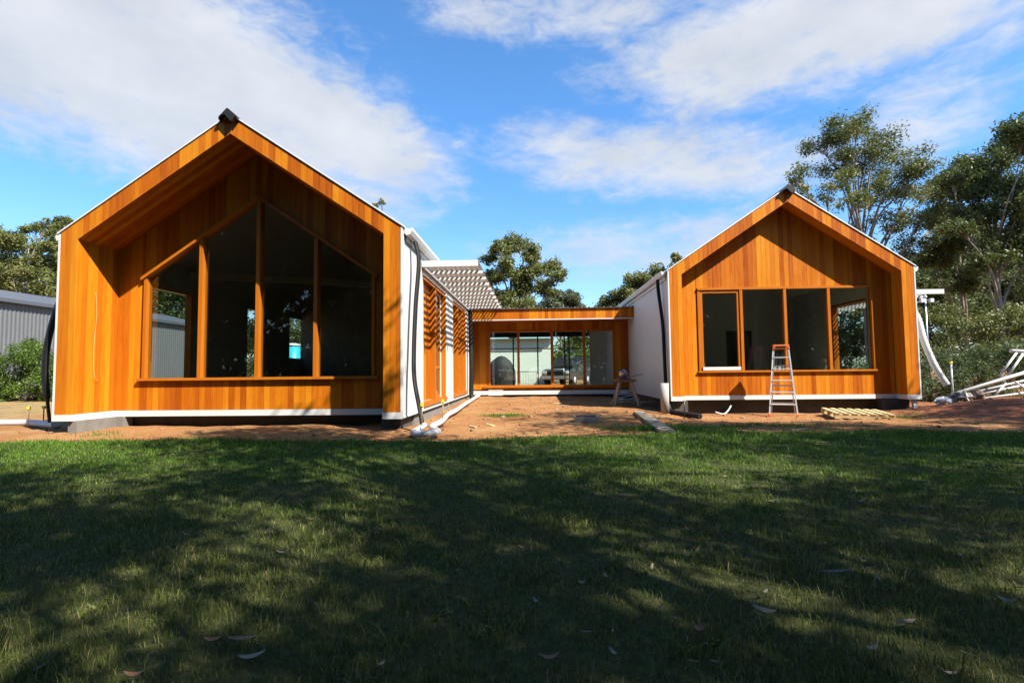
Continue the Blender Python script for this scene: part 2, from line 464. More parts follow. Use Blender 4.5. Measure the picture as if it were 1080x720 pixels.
def grass_blades(xy, h, w, rng, lean=.6):
    n = len(xy)
    z0 = np.array([gz(a, b) for a, b in xy])+.006
    ang = rng.uniform(0, 2*np.pi, n); ld = rng.uniform(0, 2*np.pi, n); l = h*rng.uniform(.15, 1.0, n)*lean*1.4
    base = np.c_[xy, z0]; side = np.c_[np.cos(ang), np.sin(ang), np.zeros(n)]*w[:, None]/2
    d = np.c_[np.cos(ld), np.sin(ld), np.zeros(n)]
    mid = base+d*(l*.35)[:, None]+np.c_[np.zeros(n), np.zeros(n), h*.62]
    tip = base+d*l[:, None]+np.c_[np.zeros(n), np.zeros(n), h*rng.uniform(.75, 1.05, n)]
    V = np.stack([base-side, base+side, mid+side*.8, mid-side*.8, tip], 1).reshape(-1, 3)
    b = np.arange(n)*5
    I = np.stack([b, b+1, b+2, b+3, b+3, b+2, b+4], 1).ravel(); L = np.tile([4, 3], n)
    return V, I, L


rng = np.random.default_rng(4)
parts_ = []
for (y0, y1, dens, hh, ww) in ((.9, 2.6, 7000, .040, .0032), (2.6, 4.2, 5000, .038, .0045), (4.2, 6.2, 3200, .036, .006), (6.2, 9.6, 2400, .036, .008)):
    xm = y1*1.0+2.6
    n = int((y1-y0)*2*xm*dens)
    x = rng.uniform(-xm, xm, n); y = rng.uniform(y0, y1, n)
    cl = (np.sin(x*3.1+1.7*np.sin(y*2.3))*np.sin(y*3.7+x*1.1)+np.sin(x*9.1+y*4)*np.sin(y*8.3-x*5)*.7)
    e = np.array([lawn_edge(a) for a in x])+rng.normal(0, .07, n)
    bare = np.sin(x*1.3+2.1*np.sin(y*.9+1))*np.sin(y*1.9+1.3*np.sin(x*.8))
    k = (y < e) & (rng.uniform(0, 1, n) < .80+.22*cl-.45*np.clip(bare-.55, 0, 1)*2)
    x, y, cl = x[k], y[k], cl[k]
    h = .88*hh*rng.lognormal(-.1, .38, len(x))*(1+.22*cl); h *= 1+.35*(y > 7.7)
    parts_.append(grass_blades(np.c_[x, y], h, ww*rng.uniform(.6, 1.2, len(x)), rng))
# loose tufts growing out on the bare earth
for (cx, cy, rx, ry, n) in ((-.72, 12.6, .5, .22, 700), (2.3, 9.7, .9, .30, 2600), (4.0, 9.9, 1.6, .25, 900), (8.2, 12.3, .5, .2, 260), (-7.5, 8.95, .5, .15, 90)):
    xy = np.c_[cx+rng.normal(0, rx*.55, n), cy+rng.normal(0, ry*.55, n)]
    parts_.append(grass_blades(xy, .055*rng.lognormal(0, .3, n), np.full(n, .009), rng, .8))
# coarse tufts, broad-leaved weeds and long dry stems scattered through the lawn
for (n, hm, wm, k, ln) in ((300, .062, .0055, 26, .9), (170, .035, .016, 9, 1.4), (700, .11, .0025, 1, .7)):
    xc = rng.uniform(-8, 9, n); yc = 1.5+6.6*rng.uniform(0, 1, n)**1.2
    x = np.repeat(xc, k)+rng.normal(0, .045, n*k)*(k > 1); y = np.repeat(yc, k)+rng.normal(0, .045, n*k)*(k > 1)
    q = np.abs(x) < y*1.0+2.6
    parts_.append(grass_blades(np.c_[x, y][q], (hm*rng.lognormal(-.1, .35, n*k))[q], np.full(q.sum(), wm), rng, ln))
off = 0; VV = []; II = []; LL = []
for V, I, L in parts_: VV.append(V); II.append(I+off); LL.append(L); off += len(V)
g = fast_mesh('grass', np.concatenate(VV), np.concatenate(II), np.concatenate(LL), 'grass_blade')
tag(g, 'short green lawn grass dappled by tree shade in front of the houses', 'grass', kind='stuff')


# ------------------------------------------------------------------ houses
def strips(mb, x0, x1, bot, top, ya, yb, pitch=.118, brk=None, gap=.0035, ph=0.0):
    x = x0-ph
    while x < x1-1e-4:
        a, b = max(x, x0), min(x+pitch-gap, x1)
        if b-a > .008:
            xs = [a]+([brk] if (brk is not None and a+1e-4 < brk < b-1e-4) else [])+[b]
            bt = [(q, bot(q)) for q in xs]; tp = [(q, top(q)) for q in reversed(xs)]
            if all(top(q)-bot(q) > -1e-6 for q in xs) and (top((a+b)/2)-bot((a+b)/2)) > .004: mb.prism(bt+tp, 'Y', ya, yb)
        x += pitch
    return mb


def wall_y(mb, x0, x1, y0, y1, z0, z1, ops):   # wall running along Y with openings (ya,yb,za,zb)
    cur = y0
    for a, b, za, zb in sorted(ops):
        if a > cur: mb.box(x0, x1, cur, a, z0, z1)
        if za > z0: mb.box(x0, x1, a, b, z0, za)
        if zb < z1: mb.box(x0, x1, a, b, zb, z1)
        cur = b
    if cur < y1: mb.box(x0, x1, cur, y1, z0, z1)
    return mb


ZT0, ZT1, ZE, SL = .255, .372, 3.645, .672      # trim bottom, trim top, eave, roof slope


def gabled_house(xl, xr, yf, yb, rec, label, left_ops, right_ops, pale, zfoot):
    c = (xl+xr)/2; hw = (xr-xl)/2; zr = ZE+SL*hw; il, ir = xl+.35, xr-.335
    yw = yf+rec; za = zr-.345
    R = root('gabled_house', (c, yf, 0), label, 'house')
    outer = lambda x: zr-SL*abs(x-c)
    inner = lambda x: za-SL*abs(x-c)
    zic = inner(il)
    # cedar boards of the front frame
    mb = MB(); bf = lambda x: ZT1
    strips(mb, xl+.03, il, bf, outer, yf, yf+.02, ph=.03)
    strips(mb, il, ir, inner, outer, yf, yf+.02, brk=c, ph=.02)
    strips(mb, ir, xr-.03, bf, outer, yf, yf+.02)
    mb.build('frame_cladding', 'cedar', R)
    # structure behind the boards
    mb = MB(); ya, y2 = yf+.022, yw+.16
    mb.box(xl+.02, il-.024, ya, y2, ZT0+.03, ZE-.04); mb.box(ir+.024, xr-.02, ya, y2, ZT0+.03, ZE-.04)
    for s, e in ((-1, xl+.03), (1, xr-.03)):
        ce = il-.1 if s < 0 else ir+.1
        mb.prism([(e, outer(e)-.012), (c, zr-.012), (c, za+.026), (ce, inner(ce)+.026)], 'Y', ya, y2)
    mb.build('wall_framing', 'dark_wrap', R)
    # reveals and soffit
    for p, q in ((il-.022, il), (ir, ir+.022)):
        mb = MB(); y = yf+.021
        while y < yw-.01:
            y3 = min(y+.112, yw-.001)
            mb.box(p, q, y, y3, ZT1, inner(il if p < c else ir)-.002); y += .1155
        mb.build('reveal_cladding', 'cedar', R)
    mb = MB(); y = yf+.021
    while y < yw+.1:
        y3 = min(y+.112, yw+.1)
        mb.prism([(il-.001, zic), (c-.001, za), (c-.001, za+.022), (il-.001, zic+.022)], 'Y', y, y3)
        mb.prism([(c+.001, za), (ir+.001, inner(ir)), (ir+.001, inner(ir)+.022), (c+.001, za+.022)], 'Y', y, y3); y += .1155
    mb.build('soffit', 'cedar', R)
    # white trims
    mb = MB()
    mb.box(xl-.004, il+.012, yf-.012, yf+.05, ZT0, ZT1-.003); mb.box(ir-.012, xr+.004, yf-.012, yf+.05, ZT0, ZT1-.003)
    mb.box(il-.02, il+.012, yf+.052, yw-.014, ZT0, ZT1-.003); mb.box(ir-.012, ir+.02, yf+.052, yw-.014, ZT0, ZT1-.003)
    mb.box(il-.02, ir+.02, yw-.012, yw+.06, ZT0, ZT1-.003)
    mb.build('base_trim', 'white_metal', R)
    MB().box(xl-.006, xl+.028, yf-.006, yf+.05, ZT1, ZE-.01).build('corner_trim', 'white_metal', R)
    MB().box(xr-.028, xr+.006, yf-.006, yf+.05, ZT1, ZE-.01).build('corner_trim', 'white_metal', R)
    # roof sheets, ridge cap, gutters
    t_ = .030; mb = MB(); y0 = yf-.02
    for s in (-1, 1):
        e = c+s*(hw+.03)
        mb.prism([(c, zr+.004), (e, outer(e)+.004), (e, outer(e)+.004+t_), (c, zr+.004+t_)], 'Y', y0, yb+.1)
    rf = mb.build('roof', 'roof_steel', R)
    mb = MB(); zt = zr+t_+.006
    mb.prism([(c-.17, zt-.17*SL-.045), (c-.17, zt-.17*SL+.01), (c, zt+.045), (c+.17, zt-.17*SL+.01), (c+.17, zt-.17*SL-.045), (c, zt+.002)], 'Y', yf-.10, yb+.08)
    mb.prism([(c-.145, zt-.145*SL-.02), (c, zt+.035), (c+.165, zt-.165*SL-.005), (c+.075, zt-.21), (c-.05, zt-.075)], 'Y', yf-.13, yf-.022)
    mb.build('ridge_cap', 'black_metal', rf)
    for s, e in ((-1, xl), (1, xr)):
        mb = MB(); gy0 = yf+.09
        P = [(e+s*.012, ZE-.015), (e+s*.012, ZE-.10), (e+s*.05, ZE-.14), (e+s*.12, ZE-.12), (e+s*.155, ZE-.05), (e+s*.155, ZE+.0), (e+s*.14, ZE+.0), (e+s*.13, ZE-.015)]
        mb.prism(P, 'Y', gy0, yb)
        mb.prism([(e+s*.035, ZE-.22), (e+s*.012, ZE-.22), (e+s*.012, ZE-.105), (e+s*.035, ZE-.11)], 'Y', gy0+.1, yb)
        mb.build('gutter', 'white_metal', rf)
    # side and back walls: sheet outside, lining inside
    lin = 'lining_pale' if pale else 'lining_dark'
    for s, e, ops in ((1, xl, left_ops), (-1, xr, right_ops)):
        mb = wall_y(MB(), e, e+s*.10, yf+.052, yb, ZT0+.002, ZE-.02, ops)
        mb.build('side_wall', 'white_paint', R)
        mb = wall_y(MB(), e+s*.102, e+s*.2, yw+.2, yb-.05, .45, ZE+.03, ops); mb.build('wall_lining', lin, R)
        for (a, b, p, q) in ops:
            if b-a > 1.9: continue
            m2 = MB(); x0, x1 = e+s*.03, e+s*.19
            m2.box(x0, x1, a+.001, a+.06, p, q); m2.box(x0, x1, b-.06, b-.001, p, q); m2.box(x0, x1, a+.062, b-.062, q-.06, q-.001); m2.box(x0, x1, a+.062, b-.062, p+.001, p+.06)
            w = m2.build('side_window', 'cedar_joinery', R)
            MB().box(e+s*.10, e+s*.108, a+.062, b-.062, p+.062, q-.062).build('pane', 'glass_clear', w)
    mb = MB(); mb.prism([(xl+.01, ZT0), (xr-.01, ZT0), (xr-.01, ZE-.03), (c, zr-.03), (xl+.01, ZE-.03)], 'Y', yb-.04, yb+.02)
    mb.build('back_wall', 'white_paint', R)
    # inside: floor, sloping ceiling, partition with a doorway
    MB().box(xl+.11, xr-.11, yw+.17, yb-.06, .36, .44).build('floor', 'floor_int', R)
    mb = MB()
    for s, e in ((-1, xl+.1), (1, xr-.1)):
        mb.prism([(e, outer(e)-.10), (c, zr-.10), (c, zr-.055), (e, outer(e)-.055)], 'Y', yw+.165, yb-.06)
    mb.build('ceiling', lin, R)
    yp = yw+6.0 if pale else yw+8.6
    mb = MB(); dx0 = c+.6 if pale else c+.9; dx1 = dx0+.95
    mb.prism([(xl+.21, .44), (dx0, .44), (dx0, 2.5), (dx1, 2.5), (dx1, .44), (xr-.21, .44), (xr-.21, outer(xr-.21)-.1), (c, zr-.1), (xl+.21, outer(xl+.21)-.1)], 'Y', yp, yp+.1)
    mb.build('partition', lin, R)
    # footing
    mb = MB()
    mb.box(xl+.10, xr-.10, yw+.22, yb-.1, zfoot-.5, ZT0-.01); mb.box(xr-.45, xr-.1, yf+.3, yw+.2, zfoot-.5, ZT0-.01)
    mb.build('plinth', 'dark_base', R)
    return R, dict(c=c, il=il, ir=ir, yw=yw, inner=inner, outer=outer, za=za, zr=zr)


PL = dict(y0=10.75, y1=19.7)
L_left = [(11.3, 12.75, .62, 3.06), (15.2, 16.0, .62, 3.06), (17.9, 19.3, 1.55, 3.06)]
L_right = [(10.98, 13.86, .40, 3.12), (15.05, 17.9, .40, 3.12)]
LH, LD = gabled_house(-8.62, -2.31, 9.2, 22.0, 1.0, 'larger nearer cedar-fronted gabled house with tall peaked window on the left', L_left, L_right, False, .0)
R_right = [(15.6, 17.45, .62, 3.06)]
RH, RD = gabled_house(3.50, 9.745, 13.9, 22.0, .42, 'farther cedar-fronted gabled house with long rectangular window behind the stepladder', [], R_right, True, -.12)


# left house: recessed gable wall and its peaked window
def left_front():
    D = LD; y = D['yw']; c = D['c']; il, ir = D['il'], D['ir']
    wx0, wx1, zs = -7.73, -3.09, 1.0; zp = 4.60; wc = (wx0+wx1)/2-.03
    wtop = lambda x: zp-.68*abs(x-wc)
    inner = lambda x: D['inner'](x)-.001
    mb = MB(); lo = lambda x: ZT1; ya, yb = y, y+.02
    strips(mb, il+.001, wx0, lo, inner, ya, yb)
    strips(mb, wx0, wx1, lambda x: wtop(x), inner, ya, yb, brk=c, ph=.03)
    strips(mb, wx1, ir-.001, lo, inner, ya, yb)
    strips(mb, wx0, wx1, lo, lambda x: zs-.03, ya, yb, ph=.03)
    mb.build('gable_cladding', 'cedar', LH)
    mb = MB(); y1, y2 = y+.022, y+.14
    mb.box(il, wx0, y1, y2, ZT0, D['inner'](il)); mb.box(wx1, ir, y1, y2, ZT0, D['inner'](ir)); mb.box(wx0, wx1, y1, y2, ZT0, zs-.03)
    mb.prism([(il, D['inner'](il)), (wx0, wtop(wx0)), (wc, zp), (wc, D['za']), ], 'Y', y1, y2)
    mb.prism([(wc, D['za']), (wc, zp), (wx1, wtop(wx1)), (ir, D['inner'](ir))], 'Y', y1, y2)
    mb.build('gable_framing', 'dark_wrap', LH)
    mb = MB(); t = .06; f0, f1 = y-.045, y+.12
    mb.box(wx0, wx0+t, f0, f1, zs+.002, wtop(wx0)-.004); mb.box(wx1-t, wx1, f0, f1, zs+.002, wtop(wx1)-.004)
    mb.box(wx0-.08, wx1+.08, y-.075, f1, zs-.05, zs)
    for a, b in ((wx0, wc), (wc, wx1)):
        q = .075
        mb.prism([(a-(.05 if a == wx0 else 0), wtop(a)-q-(.034 if a == wx0 else 0)), (b+(.05 if b == wx1 else 0), wtop(b)-q-(.034 if b == wx1 else 0)), (b+(.05 if b == wx1 else 0), wtop(b)-(.034 if b == wx1 else 0)), (a-(.05 if a == wx0 else 0), wtop(a)-(.034 if a == wx0 else 0))], 'Y', y-.075, f1-.005)
    W = mb.build('front_window', 'cedar_joinery', LH)
    xs = [wx0+t]
    for mx in (-6.57, -5.42, -4.26):
        MB().box(mx-.036, mx+.036, y-.055, y+.115, zs+.001, wtop(mx)-.08).build('mullion', 'cedar_joinery', W); xs += [mx-.036, mx+.036]
    xs.append(wx1-t)
    for i in range(4):
        a, b = xs[2*i]+.001, xs[2*i+1]-.001
        MB().prism([(a, zs+.002), (b, zs+.002), (b, wtop(b)-.08), (a, wtop(a)-.08)], 'Y', y+.045, y+.053).build('pane', 'glass', W)
    # grey block footing under the left wing wall, dark slots beside it
    mb = MB(); mb.box(-8.36, -8.2, 9.24, y+.02, -.3, ZT0-.004); mb.box(-8.2, -8.06, y-.06, y+.2, -.3, ZT0-.004)
    mb.build('footing_block', 'block_grey', LH)
    mb = MB(); mb.box(-8.5, -8.38, 9.45, y, -.3, ZT0-.01); mb.build('stump', 'dark_base', LH)
    # ceiling tie beam seen through the glass
    MB().beam((-8.3, 12.4, 3.45), (-2.6, 15.5, 3.55), .07, .16).build('ceiling_beam', 'lining_dark', LH)


left_front()


def left_side():                       # joinery in the pergola-shaded long wall
    x = -2.31
    for (a, b, segs) in ((10.98, 13.86, [('panel', 10.98, 12.32), ('post', 12.32, 12.48), ('glass', 12.48, 13.5), ('panelw', 13.5, 13.82)]),
                         (15.05, 17.9, [('panel', 15.05, 15.9), ('post', 15.95, 16.12), ('glass', 16.12, 17.05), ('post', 17.05, 17.2), ('panel', 17.2, 17.88)])):
        mb = MB(); zs, zt = .40, 3.12
        mb.box(x-.16, x-.001+.03, a+.002, b-.002, zs-.06, zs+.03); mb.box(x-.15, x-.03, a+.002, b-.002, zt-.07, zt-.001)
        mb.box(x-.155, x-.012, a+.002, a+.035, zs+.032, zt-.072); mb.box(x-.155, x-.012, b-.035, b-.002, zs+.032, zt-.072)
        W = mb.build('sliding_window', 'cedar_joinery', LH)
        for k, p, q in segs:
            p = max(p, a+.036); q = min(q, b-.036)
            if k == 'panel':
                m2 = MB(); yy = p
                while yy < q-.01: m2.box(x-.155, x-.130, yy, min(yy+.115, q), zs+.032, zt-.072); yy += .118
                m2.build('timber_panel', 'cedar', W)
            elif k == 'panelw': MB().box(x-.155, x-.130, p, q, zs+.032, zt-.072).build('white_panel', 'white_paint', W)
            elif k == 'post': MB().box(x-.16, x-.004, p+.001, q-.001, zs+.032, zt-.072).build('mullion', 'cedar_joinery', W)
            else:
                mf = MB(); mf.box(x-.15, x-.10, p+.001, p+.07, zs+.032, zt-.072); mf.box(x-.15, x-.10, q-.07, q-.001, zs+.032, zt-.072)
                mf.box(x-.15, x-.10, p+.071, q-.071, zs+.032, zs+.11); mf.box(x-.15, x-.10, p+.071, q-.071, zs+.75, zs+.81); mf.box(x-.15, x-.10, p+.071, q-.071, zt-.15, zt-.072)
                mf.build('sash', 'cedar_joinery', W)
                MB().box(x-.13, x-.122, p+.07, q-.07, zs+.11, zt-.15).build('pane', 'glass', W)
    for a, b in ((9.26, 10.975), (13.87, 15.04), (17.91, 19.8)): MB().box(x-.002, x+.012, a, b, .262, .285).build('foot_flashing', 'white_metal', LH)
    mb = MB(); mb.box(x-.16, x-.06, 10.4, 19.7, -.2, .25); mb.build('side_plinth', 'block_grey', LH)


left_side()


def right_front():
    D = RD; y = D['yw']; c = D['c']; il, ir = D['il'], D['ir']
    wx0, wx1, zs, zt = 4.36, 8.93, 1.02, 3.23
    inner = lambda x: D['inner'](x)-.001
    mb = MB(); lo = lambda x: ZT1
    strips(mb, il+.001, wx0, lo, inner, y, y+.02); strips(mb, wx0, wx1, lambda x: zt, inner, y, y+.02, brk=c, ph=.05)
    strips(mb, wx1, ir-.001, lo, inner, y, y+.02); strips(mb, wx0, wx1, lo, lambda x: zs-.045, y, y+.02, ph=.05)
    mb.build('gable_cladding', 'cedar', RH)
    mb = MB(); y1, y2 = y+.022, y+.13
    mb.box(il, wx0, y1, y2, ZT0, D['inner'](il)); mb.box(wx1, ir, y1, y2, ZT0, D['inner'](ir)); mb.box(wx0, wx1, y1, y2, ZT0, zs-.045)
    mb.prism([(il, D['inner'](il)), (wx0, zt), (wx1, zt), (ir, D['inner'](ir)), (c, D['za'])], 'Y', y1, y2)
    mb.build('gable_framing', 'dark_wrap', RH)
    mb = MB(); t = .06
    mb.box(wx0, wx0+t, y-.03, y+.11, zs+.002, zt-.062); mb.box(wx1-t, wx1, y-.03, y+.11, zs+.002, zt-.062)
    mb.box(wx0, wx1, y-.05, y+.11, zt-.06, zt); mb.box(wx0-.03, wx1+.03, y-.06, y+.11, zs-.045, zs)
    W = mb.build('front_window', 'cedar_joinery', RH)
    ms = [5.50, 6.64, 7.77]; xs = [wx0+t]
    for mx in ms:
        MB().box(mx-.036, mx+.036, y-.045, y+.105, zs+.001, zt-.061).build('mullion', 'cedar_joinery', W); xs += [mx-.036, mx+.036]
    xs.append(wx1-t)
    for i in range(4):
        a, b = xs[2*i]+.001, xs[2*i+1]-.001; p, q = zs+.002, zt-.062
        if i == 0:                     # opening sash with a pale sill bar
            f = MB(); f.box(a, a+.07, y-.02, y+.05, p, q); f.box(b-.07, b, y-.02, y+.05, p, q); f.box(a+.071, b-.071, y-.02, y+.05, q-.08, q); f.box(a+.071, b-.071, y-.02, y+.05, p, p+.03)
            f.build('sash', 'cedar_joinery', W)
            MB().box(a+.03, b-.03, y-.06, y-.022, p+.012, p+.10).build('sash_bar', 'white_metal', W)
            a += .071; b -= .071; q -= .081; p += .031
        MB().box(a, b, y+.035, y+.043, p, q).build('pane', 'glass', W)
    MB().box(9.0, 9.42, y-.1, y+.2, -.6, ZT0-.01).build('stump', 'dark_base', RH); MB().box(3.62, 3.95, 14.0, 14.3, -.6, ZT0-.01).build('stump', 'dark_base', RH)
    MB().box(9.58, 9.66, 13.95, 14.03, -.5, ZT0-.003).build('foot_post', 'white_metal', RH)
    mb = MB(); mb.box(3.493, 3.502, 14.0, 19.8, .43, .445); mb.box(3.485, 3.502, 13.96, 19.8, .258, .30); mb.build('foot_flashing', 'white_paint', RH)
    x = 9.745                          # jamb lining of the side window
    # white wall panels leaning inside
    for k in range(3):
        MB().beam((6.75+k*.13, 15.3, 1.0), (6.98+k*.13, 15.6, 1.48), .06, .02).build('leaning_batten', 'white_paint', RH)


right_front()


def link():
    x0, x1, yf, y = -2.30, 3.49, 18.72, 19.95
    R = root('link_building', (.6, y, .1), 'low flat-roofed cedar building with sliding glass doors joining the two gabled houses', 'house')
    zt, zb = 3.27, 2.90
    mb = MB(); strips(mb, x0, x1+.02, lambda q: zb, lambda q: zt, yf, yf+.02, pitch=.112); mb.build('fascia', 'cedar', R)
    mb = MB(); mb.box(x0, x1+.025, yf-.012, yf+.05, zb-.035, zb-.002); mb.build('fascia_trim', 'white_metal', R)
    # corrugated roof, ribs running back from the fascia
    mb = MB(); n = 46
    for i in range(n):
        a = x0+(x1-x0)*i/n; w = (x1-x0)/n
        mb.prism([(a, zt+.004), (a+w*.5, zt+.004), (a+w*.6, zt+.045 if i % 2 else zt+.02), (a+w*.9, zt+.045 if i % 2 else zt+.02), (a+w, zt+.004), (a+w, zt-.006), (a, zt-.006)], 'Y', yf-.06, 24.2)
    mb.build('roof', 'shed_wall', R)
    mb = MB(); yy = yf+.025
    while yy < y-.03: mb.box(x0, x1, yy, min(yy+.115, y-.001), zb+.005, zb+.03); yy += .118
    mb.build('soffit', 'cedar', R)
    MB().box(x0, x1, yf+.03, 24.1, zb+.032, zt-.01).build('roof_framing', 'dark_wrap', R)
    dx0, dx1, ds, dt = -1.72, 2.97, .55, 2.60
    mb = MB(); lo = lambda q: ZT1+.02
    strips(mb, x0, dx0, lo, lambda q: zb, y, y+.02); strips(mb, dx1, x1-.002, lo, lambda q: zb, y, y+.02); strips(mb, dx0, dx1, lambda q: dt, lambda q: zb, y, y+.02)
    strips(mb, dx0, dx1, lo, lambda q: ds-.09, y, y+.02)
    mb.build('wall_cladding', 'cedar', R)
    mb = MB(); mb.box(x0, dx0, y+.022, y+.12, ZT1, zb); mb.box(dx1, x1-.002, y+.022, y+.12, ZT1, zb); mb.box(dx0, dx1, y+.022, y+.12, dt, zb); mb.box(dx0, dx1, y+.022, y+.12, ZT1, ds-.09)
    mb.build('wall_framing', 'dark_wrap', R)
    mb = MB(); mb.box(dx0, dx0+.06, y-.02, y+.11, ds+.002, dt-.062); mb.box(dx1-.06, dx1, y-.02, y+.11, ds+.002, dt-.062); mb.box(dx0, dx1, y-.02, y+.11, dt-.06, dt); mb.box(dx0-.2, dx1+.1, y-.08, y+.11, ds-.09, ds)
    W = mb.build('sliding_door', 'cedar_joinery', R)
    xs = [dx0+.06]
    for mx, hw in ((-.60, .045), (.66, .05), (1.86, .05)):
        MB().box(mx-hw, mx+hw, y-.01, y+.10, ds+.001, dt-.061).build('mullion', 'cedar_joinery', W); xs += [mx-hw, mx+hw]
    xs.append(dx1-.06)
    for i in range(4):
        a, b = xs[2*i]+.001, xs[2*i+1]-.001
        MB().box(a, b, y+.04, y+.048, ds+.002, dt-.062).build('pane', 'glass_clear', W)
    MB().box(x0, x1, y-.03, y+.12, .20, .345).build('base_trim', 'white_metal', R)
    MB().box(x0, x1, y+.12, 24.0, -.3, .30).build('plinth', 'dark_base', R)
    MB().box(x0, x1, y+.125, 23.9, .32, .46).build('floor', 'floor_int', R)
    # glazed rear side with dark frames
    yb = 23.9; mb = MB()
    for xx in (-2.25, -.95, .15, 1.35, 1.55, 2.65, 3.42): mb.box(xx-.03, xx+.03, yb, yb+.06, .46, 2.9)
    mb.box(-2.3, 3.49, yb+.061, yb+.10, 2.05, 2.10); mb.box(-2.3, 3.49, yb, yb+.06, .40, .459); mb.box(-2.3, 3.49, yb, yb+.06, 2.6, 2.9)
    W2 = mb.build('rear_door', 'black_metal', R)
    MB().box(-2.28, 3.45, yb+.025, yb+.031, .47, 2.59).build('pane', 'glass_clear', W2)
    MB().box(2.35, 3.45, yb-1.2, yb-1.1, .46, 2.89).build('inner_wall', 'lining_pale', R)


link()


# ------------------------------------------------------------------ pergolas
def pergola(xw, s, width, y0, y1, zt, label):
    R = root('pergola', (xw, y0, zt), label, 'pergola')
    xo = xw+s*width
    mb = MB(); mb.box(xw+s*.012, xo, y0, y0+.05, zt, zt+.125); mb.build('front_beam', 'white_metal', R)
    mb = MB(); mb.box(xw+s*.012, xw+s*.06, y0+.052, y1, zt-.02, zt+.10); mb.build('wall_beam', 'white_metal', R)
    y = y0+.8
    while y < y1+.1:
        MB().box(xw+s*.062, xo+s*.02, y, y+.045, zt-.005, zt+.06).build('rafter', 'white_metal', R); y += .8
    th = math.radians(36); w = .118; sp = .112; n = int((width-.08)/sp)+1
    for i in range(n):
        xc = xw+s*(.10+i*sp); hx, hz = math.cos(th)*w/2, math.sin(th)*w/2; t = .009
        # blades lean over to the right, their shaded undersides towards the courtyard
        P = [(xc-hx-t, zt+.063), (xc-hx+t, zt+.063), (xc+hx+t, zt+.063+2*hz), (xc+hx-t, zt+.063+2*hz)]
        MB().prism(P, 'Y', y0+.053, y1+.05).build('slat', 'white_metal', R)
    return R


pergola(-2.31, 1, 1.17, 10.78, 19.4, 3.23, 'white slatted pergola along the wall of the nearer house')
pergola(9.745, 1, 1.15, 14.5, 20.0, 3.00, 'white slatted awning end sticking out from the right wall of the farther house')

# ------------------------------------------------------------------ shed, outbuilding
def shed():
    R = root('metal_shed', (-24, 24, 0), 'grey corrugated steel shed behind the green bush on the left edge', 'shed')
    x, y0, y1, zt = -24.0, 16, 39, 4.58
    mb = MB(); n = int((y1-y0)/.2); vs = []; fs = []
    pts = []
    for i in range(n*4+1):
        yy = y0+(y1-y0)*i/(n*4); pts.append((yy, x+(.035 if i % 4 in (1, 2) else 0)))
    for yy, xx in pts: vs += [(xx, yy, -.1), (xx, yy, zt)]
    fs = [(2*i, 2*i+2, 2*i+3, 2*i+1) for i in range(len(pts)-1)]
    mb.add(vs, fs); mb.build('wall', 'shed_wall', R)
    for a in (y1-.1, y0): MB().box(x-8, x-.05, a, a+.1, -.1, zt-.05).build('end_wall', 'shed_wall', R)
    mb = MB(); mb.prism([(x+.12, zt-.02), (x-4, zt+1.0), (x-8.1, zt-.02), (x-8.1, zt+.04), (x-4, zt+1.06), (x+.12, zt+.04)], 'Y', y0-.2, y1+.2)
    mb.build('roof', 'shed_roof', R)
    MB().box(x+.122, x+.27, y0-.2, y1+.2, zt-.14, zt+.03).build('gutter', 'shed_roof', R)


shed()


def garage():
    R = root('white_outbuilding', (-2, 34, 0), 'pale rendered outbuilding seen through the left link doors', 'outbuilding')
    MB().box(-9, 1.05, 34, 40, -.2, 3.1).build('wall', 'garage_white', R)
    mb = MB(); mb.prism([(-9.2, 3.1), (1.25, 3.1), (1.25, 3.16), (-9.2, 3.16)], 'Y', 33.7, 40.3); mb.build('roof', 'shed_wall', R)
    MB().beam((-3.6, 33.9, 2.55), (.6, 33.9, 2.55), .06, .06).build('rail', 'shed_wall', R)
    MB().beam((-3.3, 33.6, 1.75), (-1.55, 33.6, 1.58), .05, .05).build('bracket', 'shed_wall', R)


garage()

# ------------------------------------------------------------------ hoses, pipes, stakes
def spline(pts, n=8):
    P = [Vector(p) for p in pts]; P = [P[0]*2-P[1]]+P+[P[-1]*2-P[-2]]; out = []
    for i in range(1, len(P)-2):
        for k in range(n):
            t = k/n; a, b, c, d = P[i-1:i+3]
            out.append(.5*((2*b)+(c-a)*t+(2*a-5*b+4*c-d)*t*t+(3*b-a-3*c+d)*t**3))
    out.append(P[-2]); return out


def hose(name, pts, r, m, label, cat, flat=None, n=10, ribs=False, seg=8):
    sp = spline(pts, seg); rr = r
    if ribs: rr = [r*(1.0 if i % 2 else .88) for i in range(len(sp))]
    mb = MB().tube(sp, rr, n, flat=flat); lo = min(sp, key=lambda p: p.z)
    return single(mb, name, m, (lo.x, lo.y, lo.z-(max(r) if isinstance(r, list) else r)), label, cat)


def P3(px, py, Y): return at(px, py, Y)


